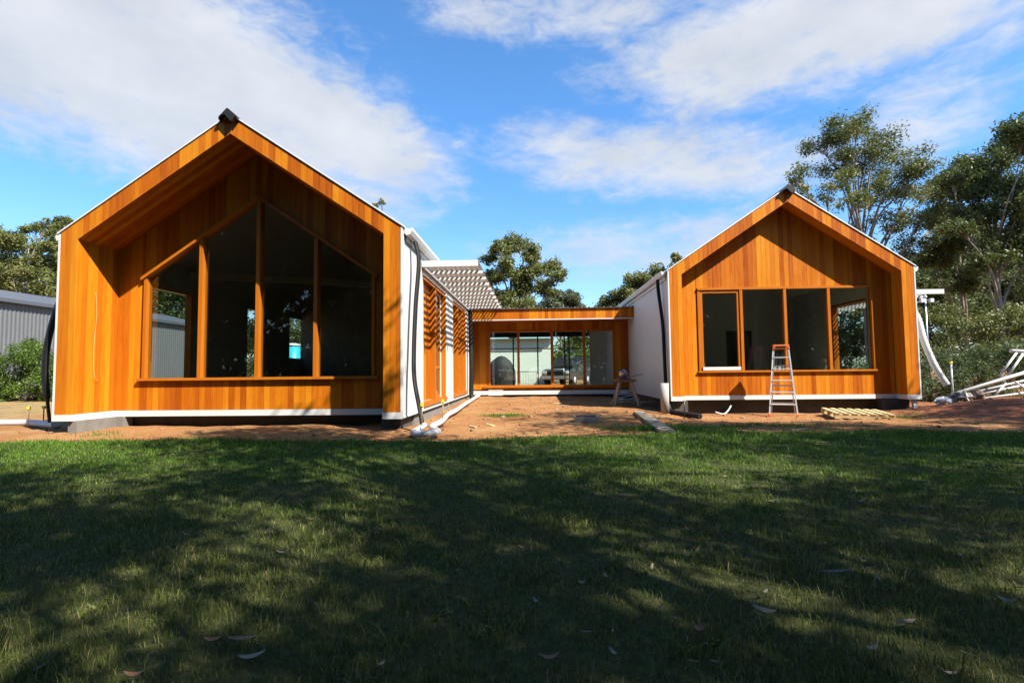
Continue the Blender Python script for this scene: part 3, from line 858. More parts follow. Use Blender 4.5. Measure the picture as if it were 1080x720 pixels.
hose('drain_hose', [(-2.20, 9.75, 3.50), (-2.13, 9.72, 3.1), (-2.16, 9.6, 2.3), (-2.17, 9.5, 1.5), (-2.14, 9.4, .95), (-2.03, 9.3, .45), (-1.95, 9.2, .12)], .055, 'black_plastic',
     'black lay-flat drain hose hanging down the right corner of the nearer house', 'hose', flat=.6)
hose('drain_hose', [(-8.78, 9.75, 3.52), (-8.82, 9.7, 3.0), (-8.98, 9.62, 2.4), (-9.13, 9.6, 1.75), (-9.17, 9.6, 1.2), (-9.10, 9.6, .6), (-9.04, 9.6, .2)], [.05]*8+[.09]*8+[.115]*24+[.06]*9, 'black_plastic',
     'black lay-flat drain hose bowed out beside the left corner of the nearer house', 'hose', flat=.45)
hose('drain_hose', [(3.37, 14.5, 3.5), (3.38, 14.45, 3.1), (3.44, 14.35, 2.3), (3.43, 14.2, 1.4), (3.42, 14.1, .7), (3.44, 14.0, .3), (3.46, 13.9, .02)], .05, 'black_plastic',
     'thin black drain hose hanging beside the left corner of the farther house', 'hose', flat=.7)
hose('downpipe_hose', [(-2.2, 18.15, 3.2), (-2.18, 18.15, 2.2), (-2.16, 18.1, 1.2), (-2.17, 18.1, .35), (-2.12, 18.0, .12)], .075, 'black_plastic',
     'black drain hose under the far end of the slatted pergola', 'hose')
hose('white_hose', [(9.83, 14.55, 3.40), (9.84, 14.45, 2.9), at(967.5, 335, 14.3), at(974, 358, 14.2), at(984, 382, 14.1), at(992, 396, 14.05), at(999, 406, 14.0)], .082, 'pvc_white',
     'white flexible drain hose swinging out from the right corner of the farther house', 'hose', ribs=True, seg=12)
# white pipe: runs along the nearer house, loops at its front corner
lp = [(-1.92, 12.9, .13), (-1.93, 11.8, .12), (-1.86, 10.9, .11), (-1.80, 10.1, .11), (-1.83, 9.45, .10), (-1.72, 9.0, .10), (-1.58, 8.62, .10), (-1.66, 8.36, .10), (-1.85, 8.38, .09), (-1.98, 8.6, .09), (-1.97, 8.95, .10), (-1.93, 9.25, .14)]
hose('drain_pipe', [(-2.02, 19.3, .22), (-2.0, 17.0, .18), (-1.97, 14.7, .15)]+lp, .052, 'pvc_white',
     'white stormwater pipe along the foot of the nearer house, looped at its front corner', 'pipe')
hose('drain_pipe', [(-12.2, 10.6, .10), (-10.6, 10.55, .11), (-9.9, 10.3, .11), (-9.25, 9.95, .11), (-9.06, 9.75, .16)], .075, 'pvc_white',
     'white stormwater pipe lying on the earth left of the nearer house', 'pipe')
hose('drain_pipe', [(3.42, 13.6, .0), (3.62, 13.2, -.02), (3.86, 12.7, -.04)], .065, 'black_plastic',
     'short black drainpipe end lying by the left corner of the farther house', 'pipe')
hose('cable', [(4.55, 13.75, -.02), (4.75, 13.72, -.07), (4.9, 13.8, .02), (5.02, 13.95, .12)], .018, 'pvc_white',
     'short white conduit curling out of the earth under the farther house', 'cable')
hose('cable', [(-8.235, 9.6, 2.62), (-8.22, 9.62, 2.2), (-8.232, 9.6, 1.8), (-8.222, 9.58, 1.3), (-8.21, 9.62, 1.02), (-8.232, 9.72, .98)], .003, 'raw_pine',
     'thin white cable hanging on the left cedar wing of the nearer house', 'cable', n=6)
mb = MB().lathe([(.0, 0), (.105, 0), (.105, .74), (.09, .74), (.09, .7), (0, .7)], (3.30, 13.75, -.02), 20)
single(mb, 'riser_pipe', 'concrete', (3.30, 13.75, -.02), 'upright grey riser pipe at the left corner of the farther house', 'pipe')


def stake(x, y, h, label, cap=True, w=.022, m='stake_timber', tilt=0.0):
    z = gz(x, y)-.03
    R = empty('stake', (x, y, z), label, 'stake', 'garden stakes'); ORIGIN[R.name] = Vector((x, y, z))
    MB().tube([(x, y, z), (x+tilt, y, z+h)], w*.5, 8).build('shaft', m, R)
    if cap: MB().box(x+tilt-.026, x+tilt+.026, y-.026, y+.026, z+h-.01, z+h+.05).build('cap', 'yellow_plastic', R, bevel=.01)


stake(-1.93, 9.05, .50, 'yellow-capped stake standing in the loop of the white pipe')
stake(-1.78, 10.25, .52, 'yellow-capped stake beside the white pipe under the pergola wall')
stake(-10.05, 10.2, .40, 'left one of two yellow-capped stakes at the white pipe by the shed')
stake(-9.88, 10.35, .40, 'right one of two yellow-capped stakes at the white pipe by the shed')
stake(-2.0, 12.3, .34, 'plain rusty stake beside the white pipe by the pergola wall', False, .02)
stake(3.58, 13.0, .46, 'plain dark stake by the black drainpipe end', False, .03, 'black_metal')
stake(10.55, 13.95, 1.02, 'tall yellow-topped stake holding up the white flexible hose', True, .04, 'aluminium')

# ------------------------------------------------------------------ things in the yard
def ladder():
    x0, y0 = 6.07, 13.36; z0 = gz(x0, y0); H = 1.74; x = y = z = 0.0
    R = empty('stepladder', (x0, y0, z0), 'aluminium stepladder with orange top standing open before the long window', 'ladder', rz=math.radians(-24))
    wb, wt, dep = .31, .165, .30
    B = lambda mb, n, m, bv=0.0: mb.build(n, m, R, bv, local=True)
    def fr(s, t): return Vector((s*(wb+(wt-wb)*t), dep*t, .02+H*t))
    for s in (-1, 1):
        B(MB().beam(fr(s, 0), fr(s, .97), .03, .065, up=(0, 1, .2)), 'front_rail', 'aluminium')
        a, b = Vector((s*(wb-.04), .72, .03)), Vector((s*(wt-.02), dep+.05, H*.95))
        B(MB().beam(a, b, .025, .04, up=(0, 1, 0)), 'rear_rail', 'aluminium')
        B(MB().box(s*wb-.03, s*wb+.03, -.045, .045, -.01, .07), 'foot', 'orange_plastic', .008)
    for t in (.165, .335, .50, .665, .83):
        p = fr(0, t); w = wb+(wt-wb)*t
        B(MB().box(-w+.018, w-.018, p.y-.05, p.y+.06, p.z-.028, p.z), 'step', 'aluminium', .004)
    for t in (.18, .45, .75):
        yy = .72+(dep+.05-.72)*t; w = (wb-.04)+(wt-.02-wb+.04)*t
        B(MB().box(-w, w, yy-.012, yy+.012, H*.95*t-.018, H*.95*t+.018), 'brace', 'aluminium')
    mb = MB(); mb.prism([(-wt-.03, H*.955), (wt+.03, H*.955), (wt+.015, H+.03), (-wt-.015, H+.03)], 'Y', dep-.07, dep+.13)
    B(mb, 'top_cap', 'orange_plastic', .012)
    B(MB().box(-.11, .11, dep-.076, dep-.071, H*.975, H*.995), 'label_plate', 'black_metal')


ladder()


def pallet():
    x, y = 7.56, 12.95; z = gz(x, y)+.01
    R = empty('timber_pallet', (x, y, z), 'pale timber pallet lying on the earth in front of the farther house', 'pallet', rz=math.radians(-14)); R.rotation_euler = (math.radians(2), math.radians(1.5), math.radians(-14))
    for k in (-.5, 0, .5): MB().box(-.6, .6, k*1.05-.045, k*1.05+.045, .022, .115).build('bearer', 'raw_pine', R, local=True)
    for k in range(7):
        xx = -.54+k*.18; MB().box(xx-.05, xx+.05, -.58, .58, .1155, .138).build('deck_board', 'raw_pine', R, local=True)
    for xx in (-.54, 0, .54): MB().box(xx-.05, xx+.05, -.58, .58, 0, .0215).build('base_board', 'raw_pine', R, local=True)


pallet()


def boards():
    a, b = Vector((2.17, 8.95, .045)), Vector((2.50, 13.1, .045))
    mb = MB().beam(a, b, .24, .045); c = (a+b)/2
    single(mb, 'timber_plank', 'grey_timber', (c.x, c.y, 0), 'weathered upper plank of the stacked pair running from lawn to courtyard', 'plank', bevel=.004)
    mb = MB().beam(a+Vector((.015, -.05, -.047)), b+Vector((.02, -.1, -.047)), .26, .045)
    mb.v = [(p[0], p[1], p[2]+.0) for p in mb.v]
    o = single(mb, 'timber_plank', 'grey_timber', (c.x, c.y, -.02), 'dark lower plank beneath the weathered one on the earth', 'plank', bevel=.004)


boards()


def drain():
    x, y = 1.06, 11.25; z = gz(x, y)
    R = root('drain_pit', (x, y, z), 'dark plastic drain pit with metal grate in the courtyard earth', 'drain')
    mb = MB()
    mb.prism([(-.26, 0), (.26, 0), (.235, .12), (-.235, .12)], 'Y', -.24, -.205); mb.prism([(-.26, 0), (.26, 0), (.235, .12), (-.235, .12)], 'Y', .205, .24)
    mb.box(-.255, -.215, -.203, .203, 0, .12); mb.box(.215, .255, -.203, .203, 0, .12)
    mb.v = [(v[0]+x, v[1]+y, v[2]+z) for v in mb.v]
    mb.build('box', 'galv', R)
    mb = MB()
    for k in range(9): mb.box(x-.21, x+.21, y-.19+k*.045, y-.175+k*.045, z+.095, z+.118)
    mb.box(x-.02, x+.02, y-.2, y+.2, z+.085, z+.0945)
    mb.build('grate', 'black_metal', R)
    MB().box(x-.213, x+.213, y-.2, y+.2, z+.01, z+.03).build('sump', 'dark_base', R)


drain()


def sawhorse():
    x, y = 2.62, 15.6; z = gz(x, y); H = .68
    R = root('sawhorse', (x, y, z), 'timber sawhorse standing in the shade by the white wall', 'sawhorse')
    MB().box(x-.30, x+.30, y-.09, y+.09, z+H, z+H+.07).build('top_rail', 'stake_timber', R, bevel=.006)
    for s in (-1, 1):
        for q in (-1, 1):
            MB().beam((x+s*.34, y+q*.26, z), (x+s*.16, y+q*.05, z+H-.002), .05, .075).build('leg', 'grey_timber', R)
    MB().box(x-.24, x+.24, y-.012, y+.012, z+.3, z+.35).build('brace', 'grey_timber', R)
    zt = z+H+.071
    R = root('mitre_saw', (x, y, zt), 'small dark mitre saw resting on the sawhorse', 'power saw')
    MB().box(x-.2, x+.14, y-.12, y+.12, zt, zt+.035).build('base', 'dark_grey_plastic', R, bevel=.006)
    mb = MB(); mb.lathe([(0, 0), (.13, 0), (.13, .004), (0, .004)], (0, 0, 0), 28); mb.v = [(x-.05+v[0], y-.03+v[2], zt+.16+v[1]) for v in mb.v]; mb.build('blade', 'galv', R)
    MB().tube([(x-.05, y-.02, zt+.17), (x-.05, y+.16, zt+.18)], .055, 12).build('motor', 'dark_grey_plastic', R)
    MB().tube(spline([(x-.05, y-.05, zt+.24), (x-.13, y-.1, zt+.27), (x-.22, y-.1, zt+.22)]), .018, 8).build('handle', 'dark_grey_plastic', R)
    MB().beam((x+.02, y, zt+.05), (x+.52, y+.03, zt+.15), .07, .03).build('extension_arm', 'grey_timber', R)
    random.seed(5)
    for k in range(9):
        a = random.uniform(-.9, .9); cx, cy = 3.0+random.uniform(-.32, .3), 16.2+random.uniform(-.5, .5); zz = gz(cx, cy)+.02+.018*k
        l = random.uniform(.25, .5)
        mb = MB().beam((cx-l*math.sin(a+.5), cy-l*math.cos(a+.5), zz), (cx+l*math.sin(a+.5), cy+l*math.cos(a+.5), zz+random.uniform(-.01, .06)), .07, .02)
        o = single(mb, 'timber_offcut', 'white_paint' if k % 3 else 'raw_pine', (cx, cy, zz-.01), 'pale board offcut in the heap behind the sawhorse', 'offcut', 'board offcuts behind the sawhorse')


sawhorse()
# grey paver lying before the link doors
mb = MB(); p = at(523, 415, 19.3); zz = gz(p.x, 19.2)
for (a, b, c, d) in ((-.26, .26, -.02, .0), (-.26, .26, .16, .18), (-.26, -.24, .001, .159), (.24, .26, .001, .159)): mb.box(p.x+a, p.x+b, 19.2, 19.3, zz+c+.1, zz+d+.1)
single(mb, 'wire_frame', 'white_paint', (p.x, 19.25, zz), 'small pale wire frame leaning at the foot of the link building', 'frame')

random.seed(21)
for k in range(26):
    while True:
        cx = random.uniform(-7.5, 9.0); cy = random.uniform(8.9, 18.6)
        if cy > lawn_edge(cx)+.3 and not (cx < -1.6 and cy > 9.6) and not (cx > 2.9 and cy > 13.5) and not (cx < -2.2 and cy > 9.15): break
    a = random.uniform(0, math.pi); l = random.uniform(.06, .28); zz = gz(cx, cy)+.012
    mb = MB().beam((cx-l*math.cos(a), cy-l*math.sin(a), zz), (cx+l*math.cos(a), cy+l*math.sin(a), zz+.01), random.uniform(.03, .07), .02)
    single(mb, 'timber_scrap', random.choice(('raw_pine', 'grey_timber', 'stake_timber')), (cx, cy, zz-.01), 'small scrap of timber lying on the bare earth between lawn and houses', 'scrap', 'timber scraps on the bare earth')

# white plastic bag by the tall stake
bm_pts = []
random.seed(9)
mb = MB(); n, m_ = 14, 8; vs = []; fs = []
bx, by = 10.28, 13.9; bz = gz(bx, by)
for j in range(m_+1):
    ph = math.pi*j/m_-math.pi/2
    for i in range(n):
        a = 2*math.pi*i/n; r = 1+random.uniform(-.34, .28)
        vs.append((bx+.21*r*math.cos(ph)*math.cos(a), by+.15*r*math.cos(ph)*math.sin(a), bz+.08+.10*r*math.sin(ph)))
for j in range(m_):
    for i in range(n): fs.append((j*n+i, j*n+(i+1) % n, (j+1)*n+(i+1) % n, (j+1)*n+i))
mb.add(vs, fs); single(mb, 'plastic_bag', 'plastic_bag', (bx, by, bz-.02), 'crumpled white plastic bag on the earth beside the tall stake', 'bag')


def frames_stack():                    # white steel frames heaped on the mound at the right edge
    R = root('steel_truss', (14.0, 14.2, .35), 'stack of white steel trusses lying on the soil mound at the right edge', 'trusses')
    z0 = gz(13.5, 14.3)
    A = Vector((12.0, 14.0, 1.05-.80+.0)); 
    def tb(n, p, q, r=.045): MB().tube([p, q], r, 8).build(n, 'white_metal', R)
    a = at(1004, 416, 14.0); b = at(1150, 372, 14.6)
    tb('lower_chord', a, b, .047)
    c = at(1066, 370, 14.3); d = at(1150, 374, 14.8)
    tb('upper_chord', c, d, .05)
    tb('strut', at(1072, 372, 14.3), at(1056, 394, 14.25), .028); tb('strut', at(1079, 373, 14.3), at(1063, 396, 14.25), .028); tb('strut', at(1110, 374, 14.4), at(1092, 392, 14.3), .028)
    tb('lower_chord', at(1016, 419, 14.2), at(1150, 392, 14.9), .032); tb('lower_chord', at(1030, 421, 14.1), at(1150, 405, 14.7), .03); tb('lower_chord', at(1026, 414, 14.6), at(1150, 385, 15.2), .032)
    tb('strut', at(1050, 416, 14.2), at(1061, 404, 14.3), .025); tb('strut', at(1085, 412, 14.2), at(1070, 402, 14.3), .025)
    random.seed(3)
    labs = ['crumpled grey cement bag leftmost under the steel trusses', 'crumpled light grey cement bag between two others under the trusses', 'crumpled brown cement bag rightmost under the trusses']
    for k, (px, mm) in enumerate(((1008, 'dark_grey_plastic'), (1017, 'concrete'), (1031, 'bark_strip'))):
        p = at(px, 420, 13.9); zz = gz(p.x, p.y); mb = MB(); n, m_ = 12, 7; vs = []; fs = []
        for j in range(m_+1):
            ph = math.pi*j/m_-math.pi/2
            for i in range(n):
                a_ = 2*math.pi*i/n; r = 1+random.uniform(-.34, .30)
                vs.append((p.x+.13*r*math.cos(ph)*math.cos(a_), p.y+.2*r*math.cos(ph)*math.sin(a_), zz+.10+.14*r*math.sin(ph)))
        for j in range(m_):
            for i in range(n): fs.append((j*n+i, j*n+(i+1) % n, (j+1)*n+(i+1) % n, (j+1)*n+i))
        mb.add(vs, fs); single(mb, 'cement_bag', mm, (p.x, p.y, zz-.03), labs[k], 'bag', 'bags under the trusses')


frames_stack()


def light_pole():
    b = at(979, 372, 24); z = gz(b.x, 24); top = at(979, 314, 24)
    R = root('floodlight_pole', (b.x, 24, z), 'thin pole with two small floodlights standing before the right shrubs', 'light pole')
    MB().tube([(b.x, 24, z), (b.x, 24, top.z)], [.045, .03], 8).build('pole', 'galv', R)
    MB().box(b.x-.22, b.x+.22, 23.97, 24.03, top.z-.12, top.z-.08).build('cross_arm', 'galv', R)
    for s in (-1, 1): MB().box(b.x+s*.2-.08, b.x+s*.2+.08, 23.86, 24.0, top.z-.22, top.z-.05).build('floodlight', 'white_metal', R, bevel=.02)
    MB().lathe([(0, -.02), (.06, 0), (.07, .06), (.03, .12), (0, .13)], (b.x, 24, top.z), 12).build('sensor', 'white_metal', R)


light_pole()


def teal_tank():
    c = at(309, 375, 27.6); x, y = c.x, 27.6; z = gz(x, y)
    R = root('water_tank', (x, y, z), 'teal tank with pale lid standing outside, seen through the peaked window', 'tank')
    MB().lathe([(0, 0), (.36, 0), (.37, .05), (.36, .6), (.375, .63), (.36, .66), (.36, 1.4), (.375, 1.43), (.36, 1.46), (.36, 2.36), (0, 2.36)], (x, y, z), 28).build('body', 'teal_plastic', R)
    MB().lathe([(0, 2.361), (.39, 2.361), (.39, 2.43), (.2, 2.5), (0, 2.52)], (x, y, z), 28).build('lid', 'white_metal', R)


teal_tank()


def barbecue():
    p = at(529, 402, 26.5); z = gz(p.x, 26.5)
    mb = MB(); prof = [(.62, 0), (.66, .5), (.66, .95), (.58, 1.25), (.42, 1.5), (.2, 1.68), (.03, 1.74)]
    n = 20; vs = []; fs = []
    for r, h in prof:
        for k in range(n):
            a = 2*math.pi*k/n; w = 1+.03*math.sin(5*a+h*3)
            vs.append((p.x+r*w*1.05*math.cos(a), 26.5+r*w*.62*math.sin(a), z+h))
    for i in range(len(prof)-1):
        for k in range(n): fs.append((i*n+k, i*n+(k+1) % n, (i+1)*n+(k+1) % n, (i+1)*n+k))
    fs.append(tuple(range((len(prof)-1)*n, len(prof)*n)))
    mb.add(vs, fs, True); single(mb, 'covered_barbecue', 'bbq_cover', (p.x, 26.5, z), 'barbecue under a black cover seen through the left link door', 'barbecue')


barbecue()


def bench():
    p = at(556, 402, 29); x, y = p.x, 29.0; z = gz(x, y)
    R = root('garden_table', (x, y, z), 'metal table and frame outside beyond the second link door', 'table')
    MB().box(x-.55, x+.6, y-.35, y+.35, z+.92, z+.97).build('tabletop', 'galv', R)
    for sx in (-.5, .55):
        for sy in (-.3, .3): MB().tube([(x+sx, y+sy, z), (x+sx, y+sy, z+.92)], .025, 8).build('leg', 'galv', R)
    mb = MB()
    for k in range(8): mb.box(x-.5+k*.14, x-.48+k*.14, y-.3, y-.28, z+.3, z+.85)
    mb.box(x-.52, x+.56, y-.31, y-.27, z+.28, z+.299); mb.build('rack', 'galv', R)


bench()


def car():
    c = at(590, 402, 35); x, y = c.x+.55, 35.0; z = gz(x, y)
    R = empty('four_wheel_drive', (x, y, z), 'dark four-wheel drive parked beyond the link doors', 'car', rz=math.radians(-112))
    w = .92; L = 2.35     # local: +X forward
    mb = MB()
    prof = [(-L, .55), (-L, 1.12), (-2.2, 1.18), (.55, 1.16), (.95, 1.12), (2.15, 1.02), (2.33, .92), (2.38, .55), (2.2, .42), (-2.2, .42)]
    mb.prism(prof, 'Y', -w, w); mb.build('body', 'car_paint', R, bevel=.06, local=True)
    mb = MB(); lo, hi = 1.165, 1.86
    b4 = [(-2.2, -w+.03), (.85, -w+.03), (.85, w-.03), (-2.2, w-.03)]; t4 = [(-2.05, -w+.15), (.05, -w+.15), (.05, w-.15), (-2.05, w-.15)]
    vs = [(a, b, lo) for a, b in b4]+[(a, b, hi) for a, b in t4]
    mb.add(vs, [(3, 2, 1, 0), (4, 5, 6, 7), (0, 1, 5, 4), (1, 2, 6, 5), (2, 3, 7, 6), (3, 0, 4, 7)]); mb.build('cabin', 'car_paint', R, bevel=.05, local=True)
    def pane(q, nm):
        V = [Vector(v) for v in q]; nrm = (V[1]-V[0]).cross(V[3]-V[0]).normalized()*.012
        MB().add([v+nrm for v in V]+[v for v in V], [(0, 1, 2, 3), (7, 6, 5, 4), (0, 4, 5, 1), (1, 5, 6, 2), (2, 6, 7, 3), (3, 7, 4, 0)]).build(nm, 'black_plastic', R, local=True)
    pane([(.80, -w+.12, 1.25), (.80, w-.12, 1.25), (.12, w-.22, 1.80), (.12, -w+.22, 1.80)], 'windscreen')
    for s in (-1, 1):
        for a, b, a2, b2 in ((-2.0, -1.15, -1.92, -1.15), (-1.05, -.2, -1.05, -.2), (-.1, .62, -.1, .02)):
            q = [(a, s*(w-.043), 1.26), (b, s*(w-.043), 1.26), (b2, s*(w-.136), 1.79), (a2, s*(w-.136), 1.79)]
            pane(q if s < 0 else [q[1], q[0], q[3], q[2]], 'side_window')
        MB().lathe([(0, 0), (.11, 0), (.10, .03), (0, .04)], (0, 0, 0), 16)
        mh = MB(); mh.box(2.30, 2.40, s*.72-.13, s*.72+.13, .78, .95); mh.build('headlight', 'headlamp', R, bevel=.03, local=True)
        for xx in (1.45, -1.4):
            m3 = MB(); m3.lathe([(.18, -.12), (.36, -.12), (.39, -.08), (.39, .08), (.36, .12), (.18, .12)], (0, 0, 0), 24); m3.v = [(xx+v[0], s*(w-.08)+v[2], .39+v[1]) for v in m3.v]
            W = m3.build('wheel', 'tyre', R, local=True)
            m4 = MB(); m4.lathe([(0, -.10), (.2, -.10), (.2, .125), (.08, .13), (0, .135)], (0, 0, 0), 20); m4.v = [(xx+v[0], s*(w-.08)+s*v[2], .39+v[1]) for v in m4.v]; m4.build('rim', 'aluminium', W, local=True)
        MB().box(.35, .55, s*w, s*(w+.18), 1.15, 1.32).build('mirror', 'car_paint', R, bevel=.03, local=True)
    MB().box(2.385, 2.43, -.5, .5, .72, .92).build('grille', 'black_plastic', R, local=True)
    mb = MB(); mb.tube([(2.5, -.6, .55), (2.5, -.6, 1.05), (2.5, .6, 1.05), (2.5, .6, .55)], .035, 8); mb.box(2.36, 2.52, -.85, .85, .48, .66); mb.build('bull_bar', 'galv', R, local=True)


car()

# ------------------------------------------------------------------ trees and shrubs
def leaf_cloud(centers, radii, counts, size, rng, aspect=.34, droop=.55, squash=.8):
    Cs = np.repeat(np.asarray(centers), counts, axis=0); Rs = np.repeat(np.asarray(radii), counts)
    n = len(Cs)
    d = rng.normal(0, 1, (n, 3)); d /= np.linalg.norm(d, axis=1)[:, None]
    r = rng.uniform(0, 1, n)**.62*np.where(rng.uniform(0, 1, n) < .14, 1.4, 1.0)
    p = Cs+d*(r*Rs)[:, None]*np.array([1, 1, squash])
    a = rng.normal(0, 1, (n, 3)); a[:, 2] = a[:, 2]*.6-droop; a /= np.linalg.norm(a, axis=1)[:, None]
    b = np.cross(a, rng.normal(0, 1, (n, 3))); b /= np.linalg.norm(b, axis=1)[:, None]
    s = size*rng.uniform(.6, 1.35, n); la = a*s[:, None]*.5; lb = b*(s*aspect)[:, None]*.5
    V = np.stack([p-la, p+lb, p+la, p-lb], 1).reshape(-1, 3)
    I = np.arange(n*4); return V, I, np.full(n, 4)


def tree(name, label, base, clumps, leaf, nleaf, size, seed, bark='bark_pale', r0=.22, fork=.35, group=None, cat='tree', sub=9, lean=(0, 0), aspect=.36, fill=.5):
    """clumps: (x,y,z,r) foliage masses in world space; limbs grow from the trunk to each of them"""
    rng = np.random.default_rng(seed); base = Vector(base)
    R = root(name, base, label, cat, group)
    zt = max(c[2] for c in clumps); zl = min(c[2] for c in clumps)
    cx = sum(c[0] for c in clumps)/len(clumps); cy = sum(c[1] for c in clumps)/len(clumps)
    top = Vector((cx, cy, base.z+(zt-base.z)*.86))
    def trunk_pt(t):
        p = base.lerp(top, t); w = math.sin(t*math.pi)
        return p+Vector((lean[0]*w+.18*math.sin(t*7+seed), lean[1]*w+.15*math.sin(t*6+seed*2), 0))*min(1, (top-base).length/8)
    mb = MB(); N = 12
    mb.tube([trunk_pt(i/N)-Vector((0, 0, .15 if i == 0 else 0)) for i in range(N+1)], [r0*(1.25 if i == 0 else 1)*(1-.88*i/N) for i in range(N+1)], 9)
    cs = []; rs = []
    for (x, y, z, r) in clumps:
        tgt = Vector((x, y, z)); h = (z-base.z)/(top.z-base.z)
        t0 = min(.93, max(fork, h*.62-.05)); s = trunk_pt(t0)
        mid = s.lerp(tgt, .5)+Vector((rng.normal(0, .12), rng.normal(0, .12), rng.uniform(-.1, .25)))*(tgt-s).length*.5
        rb = r0*(1-.88*t0)*.62
        sp = spline([s, mid, tgt], 5); m_ = len(sp)
        mb.tube(sp, [max(.012, rb*(1-.8*i/(m_-1))) for i in range(m_)], 6, cap=False)
        for k in range(sub):
            d = Vector(rng.normal(0, 1, 3)); d.normalize(); rr = r*rng.uniform(.45, 1.0)
            q = tgt+Vector((d.x, d.y, d.z*.75))*rr
            cs.append(tuple(q)); rs.append(r*rng.uniform(.36, .7))
            mb.tube(spline([sp[-3], tgt.lerp(q, .5)+Vector((0, 0, .1*r)), q], 3), [max(.008, rb*.22), max(.007, rb*.18), .007, .006, .006, .005, .004][:7], 5, cap=False)
    mb.build('trunk', bark, R)
    nleaf = int(nleaf*1.35)
    w = np.array(rs)**2; cnt = np.maximum(20, (nleaf*w/w.sum()).astype(int))
    V, I, L = leaf_cloud(cs, rs, cnt, size, rng, aspect)
    fast_mesh('crown', V, I, L, leaf, R, base)
    return R


def clump_px(lst, Y, dy=1.5, seed=0):
    rr = random.Random(seed); out = []
    for px, py, r in lst:
        yy = Y+rr.uniform(-dy, dy); p = at(px, py, yy); out.append((p.x, p.y, p.z, r/F*yy))
    return out


def gbase(px, Y): p = at(px, 395, Y); return (p.x, Y, gz(p.x, Y)-.05)


GB = 'gum trees standing beyond the houses'
# big open gum right of the farther house
cl = [(842, 188, 17), (862, 150, 20), (884, 138, 20), (905, 132, 22), (925, 148, 22), (905, 165, 22), (880, 176, 20), (930, 175, 24), (955, 172, 22), (972, 185, 20), (985, 205, 17),
      (955, 205, 20), (920, 205, 22), (900, 215, 17), (870, 205, 14), (935, 235, 20), (970, 235, 20), (988, 240, 14), (905, 250, 18), (850, 205, 10), (890, 190, 16), (960, 262, 18)]
tree('gum_tree', 'tall open-crowned gum tree rising behind the ridge of the farther house', gbase(925, 31), clump_px(cl, 31, 2.0, 1), 'gum_leaf', 26000, .17, 11, r0=.26, group=GB, lean=(-.6, .2), fork=.22)
cl = [(1040, 180, 22), (1062, 160, 20), (1078, 140, 20), (1095, 150, 26), (1020, 200, 18), (1005, 190, 14), (1055, 205, 22), (1080, 215, 24), (1030, 230, 20), (1060, 245, 22), (1100, 205, 30), (1010, 240, 14), (1095, 260, 26), (1040, 270, 18)]
tree('gum_tree', 'slender dark gum tree with clumped crown at the right edge', gbase(1052, 27), clump_px(cl, 27, 1.6, 2), 'gum_leaf_dark', 34000, .18, 12, r0=.2, group=GB, fork=.3)
cl = [(1000, 195, 18), (1016, 178, 16), (1030, 195, 16), (990, 225, 16), (1012, 228, 18), (1036, 222, 14), (1000, 258, 18), (1025, 262, 18), (985, 275, 16), (1010, 292, 20)]
tree('gum_tree', 'middle gum tree between the tall open one and the dark one at the right edge', gbase(1020, 34), clump_px(cl, 34, 1.5, 3), 'gum_leaf_dark', 24000, .2, 13, r0=.2, group=GB, fork=.3)
cl = [(1105, 180, 34), (1130, 220, 40), (1110, 260, 36), (1150, 170, 36), (1140, 290, 40), (1095, 300, 26)]
tree('gum_tree', 'gum tree standing partly outside the right edge of the photo', gbase(1125, 30), clump_px(cl, 30, 1.6, 4), 'gum_leaf_dark', 12000, .18, 14, r0=.22, group=GB)
# dense bush belt on the right
cl = [(985, 300, 22), (1010, 310, 26), (1040, 305, 26), (1070, 300, 28), (1000, 335, 24), (1030, 335, 26), (1065, 335, 28), (1095, 320, 30), (980, 330, 16), (1090, 355, 26)]
tree('gum_tree', 'low dense gum behind the floodlight pole', gbase(1035, 40), clump_px(cl, 40, 2, 5), 'gum_leaf_dark', 30000, .26, 15, bark='bark_dark', r0=.18, group=GB, fork=.15)
cl = [(960, 285, 16), (975, 270, 16), (998, 278, 18), (1020, 285, 20), (1045, 280, 20), (1068, 270, 22), (1090, 285, 26), (985, 312, 20), (1015, 318, 22), (1045, 322, 22), (1075, 318, 24), (1108, 310, 30), (1035, 250, 16), (1000, 250, 14), (1070, 245, 18)]
tree('gum_tree', 'broad dark gum filling the gap low between the taller right-hand gums', gbase(1050, 46), clump_px(cl, 46, 2, 25), 'gum_leaf_dark', 30000, .28, 45, bark='bark_dark', r0=.2, group=GB, fork=.15)
cl = [(975, 345, 20), (992, 335, 18), (1000, 362, 20), (1020, 350, 20), (985, 372, 16), (1012, 376, 16)]
tree('shrub', 'rounded green shrub behind the floodlight pole and hedge', gbase(995, 26), clump_px(cl, 26, .8, 6), 'gum_leaf', 9000, .12, 16, bark='bark_dark', r0=.06, group='shrubs behind the hedge', cat='shrub', fork=.08, aspect=.42)
cl = [(1040, 345, 20), (1060, 335, 18), (1075, 350, 22), (1050, 368, 18), (1085, 330, 20), (1100, 352, 24), (1030, 370, 14)]
tree('shrub', 'rounded green shrub behind the white steel trusses', gbase(1062, 24), clump_px(cl, 24, .8, 7), 'gum_leaf', 9000, .12, 17, bark='bark_dark', r0=.06, group='shrubs behind the hedge', cat='shrub', fork=.08, aspect=.42)
